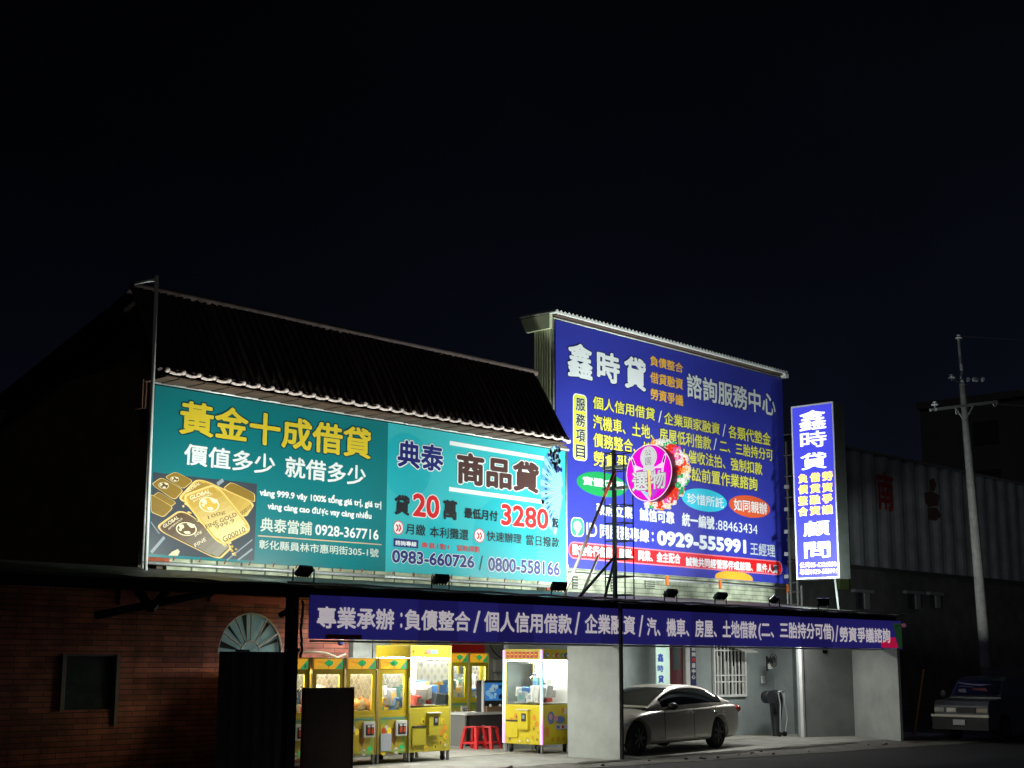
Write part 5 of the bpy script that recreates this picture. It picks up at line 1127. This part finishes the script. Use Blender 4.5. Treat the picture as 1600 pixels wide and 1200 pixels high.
for x in X_:
    zr, zl, wb, wr_ = sm(Zr, x), interp(Zbl, x), sm(Wb, x), sm(Wr_, x); zr = max(zr, zl+.004); hgt = zr-zl
    half = [(wb, zl-.03), (wb-(wb-wr_)*.12, zl+hgt*.13), (wb-(wb-wr_)*.5-(-.02), zl+hgt*.5), (wr_+.035, zl+hgt*.86), (wr_-.015, zl+hgt*.965), (wr_*.75, zr+.0), (0, zr+.012)]
    ring = half+[(-y, z) for y, z in reversed(half[:-1])]; vs += [(x*SX, y*SYc+HW, z*SZ) for y, z in ring]
nq = 13
for i in range(ns_):
    xm = (X_[i]+X_[i+1])/2
    for j in range(nq-1):
        fs.append((i*nq+j, i*nq+j+1, (i+1)*nq+j+1, (i+1)*nq+j)); jj = min(j, nq-2-j); g_ = 0
        if jj in (1, 2) and 1.62 < xm < 3.82: g_ = 1
        if jj in (4, 5) and (1.30 < xm < 2.10): g_ = 1
        if jj in (4, 5) and (3.36 < xm < 4.10): g_ = 1
        mi.append(g_)
me = bpy.data.meshes.new('cabin'); me.from_pydata(vs, [], fs); me.materials.append(paint); me.materials.append(cglass); me.polygons.foreach_set('material_index', mi); me.polygons.foreach_set('use_smooth', [True]*len(fs)); me.update()
bm = bmesh.new(); bm.from_mesh(me); bmesh.ops.recalc_face_normals(bm, faces=bm.faces); bm.to_mesh(me); bm.free()
cab = bpy.data.objects.new('cabin', me); COL.objects.link(cab); cab.parent = car
b = MB()
for x, z0, z1 in ((1.60, .30, .93), (2.62, .24, .95), (3.42, .52, .97)):
    b.path([(x*SX+.0, HW-interp(Wt, x)*SYc*(1.0 if z < .6 else .99)-.004, z*SZ) for z in (z0, .5, .75, z1)], .004, trimb, 5)
b.build('door_seam', car, local=True)
for x in (2.42, 3.30):
    b = MB(); b.tube((x*SX, -.012, .84*SZ), ((x+.17)*SX, -.012, .85*SZ), .014, chrome, 8); b.build('handle', car, local=True)
b = MB(); b.ball((1.72*SX, -.10, 1.0*SZ), .11, trimb, 14, (.75, 1, .62)); b.box((1.70*SX, -.06, .93*SZ), (1.76*SX, .06, .955*SZ), trimb); b.build('mirror', car, local=True)
for yv in (.19, 2*HW-.19): b = MB(); b.ball((cx(.30), yv, .665*SZ), .13, mat('headlight', (.62, .64, .66), .1, spec=.8, coat=1), 14, (.8, .85, .5)); b.build('headlight', car, local=True)
for yv in (.16, 2*HW-.16): b = MB(); b.ball((4.45*SX, yv, .86*SZ), .12, mat('tail_lamp', (.25, .015, .015), .15, coat=1), 12, (.7, 1, .7)); b.build('tail_light', car, local=True)
GX = cx(0); b = MB(); b.box((GX-.02, HW-.35, .48*SZ), (GX+.03, HW+.35, .66*SZ), trimb)
for i in range(4): b.box((GX-.03, HW-.33, (.50+.04*i)*SZ), (GX-.021, HW+.33, (.515+.04*i)*SZ), chrome)
b.build('grille', car, local=True)
b = MB(); b.ball((3.75*SX, -.008, .80*SZ), .03, chrome, 8, (1, .3, 1)); b.build('fuel_badge', car, local=True)
for cx_, cz_ in axle:
    for yv, sg in ((.03, -1), (2*HW-.03, 1)):
        wh_ = MB(); n = 32; prof_ = [(.20, 0), (.225, .0), (.285, .015), (WR, .05), (WR, .17), (.285, .205), (.2, .2)]
        vv = []; ff = []
        for r_, y_ in prof_:
            for i in range(n): a_ = 2*math.pi*i/n; vv.append((cx_+r_*math.cos(a_), yv-sg*y_+0, cz_+r_*math.sin(a_)))
        for i in range(len(prof_)-1):
            for j in range(n): ff.append((i*n+j, i*n+(j+1) % n, (i+1)*n+(j+1) % n, (i+1)*n+j))
        wh_.add(vv, ff, tyre, True); w_o = wh_.build('wheel', car, local=True)
        rm = MB(); rm.tube((cx_, yv-sg*.05, cz_), (cx_, yv-sg*.06, cz_), .205, trimb, 24); rm.tube((cx_, yv-sg*.005, cz_), (cx_, yv-sg*.05, cz_), .05, rim, 12)
        for k_ in range(7):
            a_ = 2*math.pi*k_/7; u_ = Vector((math.cos(a_), 0, math.sin(a_))); v_ = Vector((-math.sin(a_), 0, math.cos(a_))); c0 = Vector((cx_, yv-sg*.012, cz_)); rm.prism([c0+u_*.04+v_*.022, c0+u_*.205+v_*.03, c0+u_*.205-v_*.03, c0+u_*.04-v_*.022], (0, -sg*.03, 0), rim)
        for i in range(n): a_, c2 = 2*math.pi*i/n, 2*math.pi*(i+1)/n; rm.tube((cx_+.207*math.cos(a_), yv-sg*.012, cz_+.207*math.sin(a_)), (cx_+.207*math.cos(c2), yv-sg*.012, cz_+.207*math.sin(c2)), .012, rim, 5)
        rm.build('rim', w_o, local=True)

# ------------------------------------------------------------------ dark pickup truck facing us at the right
TXp = 31.2
ty1, ty0 = onX(1459, 1110, TXp).y, onX(1546, 1110, TXp).y; tw_ = ty1-ty0
truck = thing('parked_truck', 'old dark pickup truck parked in the gloom at the roadside', 'truck', (TXp, ty0, 0))
tz = lambda py: onX(1500, py, TXp).z
tp = mat('truck_paint', (.10, .11, .12), .35, .3, coat=.4, noise=.2); tgl = mat('truck_glass', (.02, .022, .03), .18, spec=.35)
zh, zl_, zbump = tz(1094), tz(1118), tz(1150)
def sect(x, w0_, w1_, z0, z1): return [(TXp+x, ty0+tw_*(.5-w0_/2), z0), (TXp+x, ty0+tw_*(.5+w0_/2), z0), (TXp+x, ty0+tw_*(.5+w1_/2), z1), (TXp+x, ty0+tw_*(.5-w1_/2), z1)]
def loft(b, rings, m_):
    for A, Bq in zip(rings, rings[1:]):
        for i in range(4): b.poly([A[i], A[(i+1) % 4], Bq[(i+1) % 4], Bq[i]], m_)
    b.poly(rings[0][::-1], m_); b.poly(rings[-1], m_)
b = MB(); loft(b, [sect(0, .96, .96, .32, zh-.12), sect(.05, 1, .97, .28, zh-.02), sect(1.0, 1, .98, .28, zh+.06), sect(2.6, 1, .98, .28, zh+.06), sect(4.2, 1, 1, .30, zh+.05)], tp); b.build('body', truck, bevel=.03)
zt_ = tz(1058); b = MB(); cabr = [sect(.72, .94, .92, zh+.0, zh+.062), sect(1.05, .94, .84, zh+.0, zt_-.08), sect(1.25, .94, .80, zh+.0, zt_), sect(2.25, .94, .80, zh+.0, zt_), sect(2.4, .94, .86, zh+.0, zh+.4)]; loft(b, cabr, tp); b.build('cab', truck, bevel=.02)
A, Bq = cabr[0], cabr[1]; mixp = lambda a_, c_, t: Vector(a_)*(1-t)+Vector(c_)*t
p0, p1, p2, p3 = Vector(A[3]), Vector(A[2]), Vector(Bq[2]), Vector(Bq[3]); cc = (p0+p1+p2+p3)/4; off = Vector((-.02, 0, .02))
b = MB(); b.poly([cc+(p_-cc)*.88+off for p_ in (p0, p1, p2, p3)], tgl); b.build('windscreen', truck)
b = MB(); random.seed(4); wm = [mat('painted_reflection_%d' % i, c_, .6) for i, c_ in enumerate(((.5, .5, .6), (.35, .12, .12), (.12, .14, .3), (.4, .42, .45)))]  # windscreen reflections painted as coloured patches over the glass
U_, V_ = (p1-p0)*.8, (p3-p0)*.8; O_ = p0+(p1-p0)*.1+(p3-p0)*.1+off*1.4
for i, poly_ in enumerate((((.1, .75), (.4, .62), (.7, .68), (.95, .80), (.95, .88), (.6, .75), (.3, .76)), ((.2, .2), (.6, .3), (.55, .45), (.25, .45)), ((.55, .45), (.95, .5), (.9, .62), (.6, .55)), ((.7, .05), (.9, .1), (.92, .3), (.75, .35)))): b.poly([O_+U_*u_+V_*v_+off*.2*i for u_, v_ in poly_], wm[i])
b.build('painted_reflections', truck)
b = MB(); loft(b, [sect(2.45, .98, .98, zh+.1, tz(1043)), sect(4.15, .98, .98, zh+.1, tz(1043))], mat('canvas_dark', (.03, .032, .036), .9)); b.build('cargo_cover', truck)
hl = mat('truck_lamp', (.55, .55, .5), .15, coat=1)
for f0, f1, m_ in ((.02, .22, mat('truck_lamp_dull', (.35, .30, .2), .3, coat=1)), (.8, .98, hl), (.58, .76, mat('truck_grille_bright', (.5, .48, .45), .3, .6))):
    b = MB(); b.box((TXp-.03, ty0+tw_*f0, tz(1113)), (TXp-.001, ty0+tw_*f1, tz(1106)), m_); b.build('headlight' if m_ is not MATS.get('truck_grille_bright') else 'grille_badge', truck, bevel=.01)
b = MB(); b.box((TXp-.02, ty0+tw_*.24, tz(1114)), (TXp-.001, ty0+tw_*.56, tz(1105)), dk); b.build('grille', truck)
b = MB(); b.box((TXp-.10, ty0-.02, tz(1120)), (TXp-.031, ty1+.02, tz(1116.5)), mat('bumper_chrome', (.5, .48, .42), .3, .7)); b.box((TXp-.09, ty0, tz(1140)), (TXp-.03, ty1, tz(1120)-.002), dk); b.build('bumper', truck)
p = onX(1489, 1124, TXp-.11); q = onX(1508, 1133, TXp-.11); b = MB(); b.box((TXp-.115, q.y, q.z), (TXp-.101, p.y, p.z), mat('plate', (.55, .56, .56), .5)); b.build('number_plate', truck)
PF = Face('X', TXp-.115)
b = MB(); b.ball((TXp+.7, ty1+.10, zh+.12), .09, mat('mirror_grey', (.3, .3, .3), .3), 10, (.5, .8, 1)); b.tube((TXp+.75, ty1+.02, zh+.05), (TXp+.7, ty1+.1, zh+.1), .012, black, 6); b.build('mirror', truck)
for x in (.75, 3.3):
    for yv, sg in ((ty0, 1), (ty1, -1)): b = MB(); b.tube((TXp+x, yv-sg*.01, .31), (TXp+x, yv+sg*.18, .31), .31, rubber, 24); w_o = b.build('wheel', truck); b = MB(); b.tube((TXp+x, yv-sg*.016, .31), (TXp+x, yv-sg*.011, .31), .17, rim, 20); b.build('rim', w_o)
# leaning yellow rod with a loose base
p, q = onY(1443.5, 1046, 16.6), onZ(1428, 1155, 0)
rod = thing('yellow_rod', 'thin yellow rod leaning outside the end wall of the car bay', 'rod', q)
b = MB(); b.tube(Vector((p.x, p.y, p.z)), Vector((q.x+.03, q.y, .09)), .024, mat('rod_yellow', (.62, .36, .09), .5), 8); b.build('rod', rod)
b = MB(); nn = 14
for i in range(nn): a_, c2 = 2*math.pi*i/nn, 2*math.pi*(i+1)/nn; b.tube((q.x+.07*math.cos(a_), q.y, .085+.07*math.sin(a_)), (q.x+.07*math.cos(c2), q.y, .085+.07*math.sin(c2)), .016, mat('rod_ring', (.2, .2, .19), .6), 6)
b.build('ring', rod)
p = onY(1412, 977, CY-.1); pt = thing('pink_bag', 'small pink plastic bag tied to the end of the banner', 'bag', p)
b = MB(); b.ball((0, 0, 0), .07, mat('bag_pink', (.75, .25, .40), .5, emit=(.7, .2, .35), es=.12), 10, (1.4, .6, .7)); b.build('bag', pt, local=True); b = MB(); b.tube((-.3, .05, -.03), (-.05, 0, 0), .008, black, 5); b.build('tie', pt, local=True)

# ------------------------------------------------------------------ utility pole
UY = 18.0; top_ = onY(1498, 531, UY); btm = onY(1548, 1120, UY); dirp = (btm-top_); basep = top_+dirp*((top_.z)/(-dirp.z)) ; basep.z = 0
pole = thing('utility_pole', 'leaning concrete utility pole with crossarm and insulators at right', 'pole', basep)
pcon = mat('pole_concrete', (.34, .33, .31), .85, noise=.3, nscale=6, bump=.2); pm2 = mat('pole_steel', (.40, .40, .39), .5, .4, noise=.2); pdir = (top_-basep).normalized()
zmid = onY(1505, 600, UY); tm = (zmid-basep).length
b = MB(); b.tube(basep, basep+pdir*tm, .17, pcon, 14, .095); b.build('shaft', pole)
b = MB(); b.tube(basep+pdir*tm, top_, .055, pm2, 8, .045); b.build('top_rod', pole)
porc = mat('porcelain', (.72, .72, .70), .25); 
a0_, a1_ = onY(1458, 640, UY-.15), onY(1553, 628, UY-.75)
armd = (a1_-a0_).normalized(); ac_ = (a0_+a1_)/2; L_ = (a1_-a0_).length/2; print('arm', a0_, a1_, L_)
sp_ = (a1_-a0_).length
b = MB()
for o_ in (-.1, .1):
    n_ = Vector((-armd.y, armd.x, 0))*o_; A = ac_-armd*L_+n_; Bq = ac_+armd*L_+n_; b.tube(A, Bq, .05, pm2, 4)
b.build('crossarm', pole)
b = MB()
for sg in (-1, 1): b.tube(ac_+armd*(.42*sg), ac_-Vector((0, 0, .42)), .025, pm2, 6)
b.build('brace', pole)
def insul(c, up=1):
    b = MB(); b.tube(c, c+Vector((0, 0, .06*up)), .02, pm2, 6); b.tube(c+Vector((0, 0, .06*up)), c+Vector((0, 0, .11*up)), .105, porc, 12, .075); b.tube(c+Vector((0, 0, .13*up)), c+Vector((0, 0, .17*up)), .06, porc, 10, .04); return b.build('insulator', pole)
insul(ac_-armd*(L_-.08)+Vector((0, 0, .05))); c2_ = onY(1507, 592, UY-.1)
b = MB(); b.tube(c2_, c2_-armd*.55-Vector((0, 0, .0)), .022, pm2, 6); b.tube(c2_-Vector((0, 0, .15)), c2_-armd*.5, .018, pm2, 6); b.build('side_arm', pole); insul(c2_-armd*.55)
for dx in (.15, .42, .52, .8): b = MB(); q_ = c2_+armd*dx-Vector((0, 0, .02+.06*dx)); b.tube(q_, q_+armd*.05, .07, porc, 10, .03); b.build('insulator', pole)
insul(top_-Vector((0, 0, .02)))
b = MB(); 
for q_ in (ac_-armd*.3-Vector((0, 0, .14)), ac_+armd*(L_+.04)-Vector((0, 0, .05))):
    for i in range(10): t0, t1 = 2*math.pi*i/10, 2*math.pi*(i+1)/10; b.tube(q_+armd*.07*math.cos(t0)+Vector((0, 0, .07*math.sin(t0))), q_+armd*.07*math.cos(t1)+Vector((0, 0, .07*math.sin(t1))), .016, pm2, 5)
b.build('hook', pole)
wire = mat('wire', (.05, .05, .05), .6)
for k_, (o_, lab) in enumerate(((top_+Vector((0, 0, .1)), 'power line from the pole top running off to the right'), (ac_+armd*.8, 'power line from the crossarm end running off to the right'))):
    b = MB(); far = o_+Vector((22, -24, .3)); pts = [o_+(far-o_)*(i/14)-Vector((0, 0, 2.2*(i/14)*(1-i/14))) for i in range(15)]; b.path(pts, .008, wire, 5); tag(b.build('power_line'), lab, 'power line')
# thin mast at the left end of the teal board
MY = 19.2; p, q = onY(242.5, 600, MY), onY(245, 431, MY)
mast = thing('thin_mast', 'thin grey mast with a short arm beside the teal billboard', 'mast', (p.x, MY, 2.9))
b = MB(); b.tube((p.x, MY, 2.9), (q.x, MY, q.z), .03, mat('mast_grey', (.80, .80, .77), .5, .1), 8); b.build('pole', mast)
r_ = onX(211, 442.5, q.x); b = MB(); b.tube((q.x, MY-.0, q.z-.06), (q.x, r_.y, r_.z), .026, MATS['mast_grey'], 8); b.build('arm', mast)

# ------------------------------------------------------------------ warehouse at the right
HY = 26.0
hx0, hx1 = 40.0, 62.0; hz0, hz1 = 5.08, 9.2
wh = thing('warehouse', 'dim corrugated metal warehouse with red characters beyond the light box', 'warehouse', (hx0, HY, 0))
cor = mat('warehouse_sheet', (.42, .44, .46), .55, .25, noise=.35, nscale=1.2); ww = mat('warehouse_wall', (.12, .12, .115), .9, noise=.4, nscale=1.5)
b = MB(); nn = 88; pts = []
for i in range(nn+1):
    x = hx0+(hx1-hx0)*i/nn; pts.append((x, HY+(0, .0, .07, .07)[i % 4]))
for (xa, ya_), (xb, yb2) in zip(pts, pts[1:]): b.poly([(xa, ya_, hz0), (xb, yb2, hz0), (xb, yb2, hz1), (xa, ya_, hz1)], cor)
b.build('cladding', wh)
b = MB(); b.box((hx0, HY+.1, 0), (hx1, HY+.3, hz0), ww); b.box((hx0, HY+.3, 0), (hx1, HY+16, hz1-.1), ww); b.build('wall', wh)
b = MB(); b.box((hx0-.05, HY-.04, hz1+.001), (hx1, HY+.2, hz1+.09), mat('warehouse_flashing', (.22, .22, .23), .6)); b.box((hx0, HY-.06, hz0-.1), (hx1, HY+.09, hz0-.001), mat('warehouse_trim', (.07, .07, .07), .7)); b.build('flashing', wh)
HF2 = Face('Y', HY-.02); wred = mat('warehouse_red', (.40, .03, .03), .7, noise=.3)
lettering(HF2, wh, ('南', (1369, 735), (1397, 800), wred, dict(bold=.025)))
b = MB(); fmk = mat('faded_paint', (.12, .05, .055), .85, noise=.5, nscale=4)
for i_, pts_ in enumerate((((1452, 750), (1459, 747), (1463, 757), (1460, 768), (1453, 766)), ((1444, 770), (1456, 768), (1468, 774), (1466, 790), (1452, 792), (1446, 786)), ((1449, 795), (1463, 793), (1471, 806), (1462, 814), (1450, 811)))): HF2.px(b, pts_, fmk, 1+.1*i_)
b.build('faded_mark', wh)
b = MB(); p, q = onY(1312, 900, HY-.4), onY(1334, 922, HY-.4); b.box((p.x, HY-.4, q.z), (q.x-.3, HY-.3, p.z), mat('green_panel', (.16, .22, .06), .7)); b.build('green_panel', wh)
for (x0_, y0_, x1_, y1_) in ((1344, 926, 1362, 952), (1424, 928, 1441, 952), (1460, 930, 1472, 950)):
    p, q = onY(x0_, y0_, HY-.1), onY(x1_, y1_, HY-.1); b = MB(); b.box((p.x, HY+.0, q.z), (q.x, HY+.09, p.z), mat('warehouse_pane', (.03, .035, .04), .25)); b.box((q.x-.35, HY-.06, q.z), (q.x, HY-.001, p.z), mat('warehouse_frame', (.25, .25, .26), .6)); b.box((p.x-.3, HY-.08, p.z+.01), (q.x+.3, HY+.09, p.z+.12), MATS['warehouse_frame']); b.build('window', wh)
# distant trees far right
rnd = random.Random(12)
leafm = mat('foliage', (.045, .055, .03), .9, noise=.5, nscale=3); bark = mat('bark', (.08, .06, .045), .9)
for i, (tx_, ty_, hh) in enumerate(((66, 27, 7.5), (64, 22, 5.5))):
    tr = thing('tree', ('tall dark leafy tree beyond the far end of the warehouse' if i == 0 else 'lower dark leafy tree behind the truck at the roadside'), 'tree', (tx_, ty_, 0))
    b = MB(); b.tube((tx_, ty_, 0), (tx_+.2, ty_, hh*.5), .22, bark, 10, .14)
    for k_ in range(6): a_ = k_*1.05; b.tube((tx_+.2, ty_, hh*(.35+.03*k_)), (tx_+.2+1.5*math.cos(a_), ty_+1.5*math.sin(a_), hh*(.6+.05*k_)), .08, bark, 6, .03)
    b.build('trunk', tr)
    b = MB(); cl = [(rnd.gauss(0, 1.3), rnd.gauss(0, 1.3), hh*.62+rnd.gauss(0, hh*.14)) for _ in range(22)]
    for cx_, cy2_, cz2 in cl:
        for _ in range(110):
            c = Vector((tx_+cx_+rnd.gauss(0, .5), ty_+cy2_+rnd.gauss(0, .5), cz2+rnd.gauss(0, .4))); u_ = Vector((rnd.gauss(0, 1), rnd.gauss(0, 1), rnd.gauss(0, 1))).normalized()*.14; v_ = u_.orthogonal().normalized()*.07; b.poly([c-u_, c+v_, c+u_, c-v_], leafm)
    b.build('crown', tr)
# far building mass at the right edge
FX = 95; p = onX(1437, 640, FX)
fb_ = thing('far_building', 'tall faint building mass in the dark at the right edge', 'building', (FX, p.y, 0))
fbm = mat('far_render', (.28, .28, .31), .9, noise=.2, nscale=.3)
b = MB(); b.box((FX, 20, 0), (FX+14, p.y, p.z), fbm); b.build('wall', fb_)
b = MB(); b.box((FX-.2, 19.8, p.z+.01), (FX+14.2, p.y+.2, p.z+.5), fbm); b.build('parapet', fb_)
for fl in range(5):
    for k_ in range(4): b = MB(); yv = p.y-4-5.5*k_; b.box((FX-.06, yv-1.8, 3+3.4*fl), (FX-.005, yv, 4.6+3.4*fl), mat('far_pane', (.12, .125, .14), .2)); b.build('window', fb_)
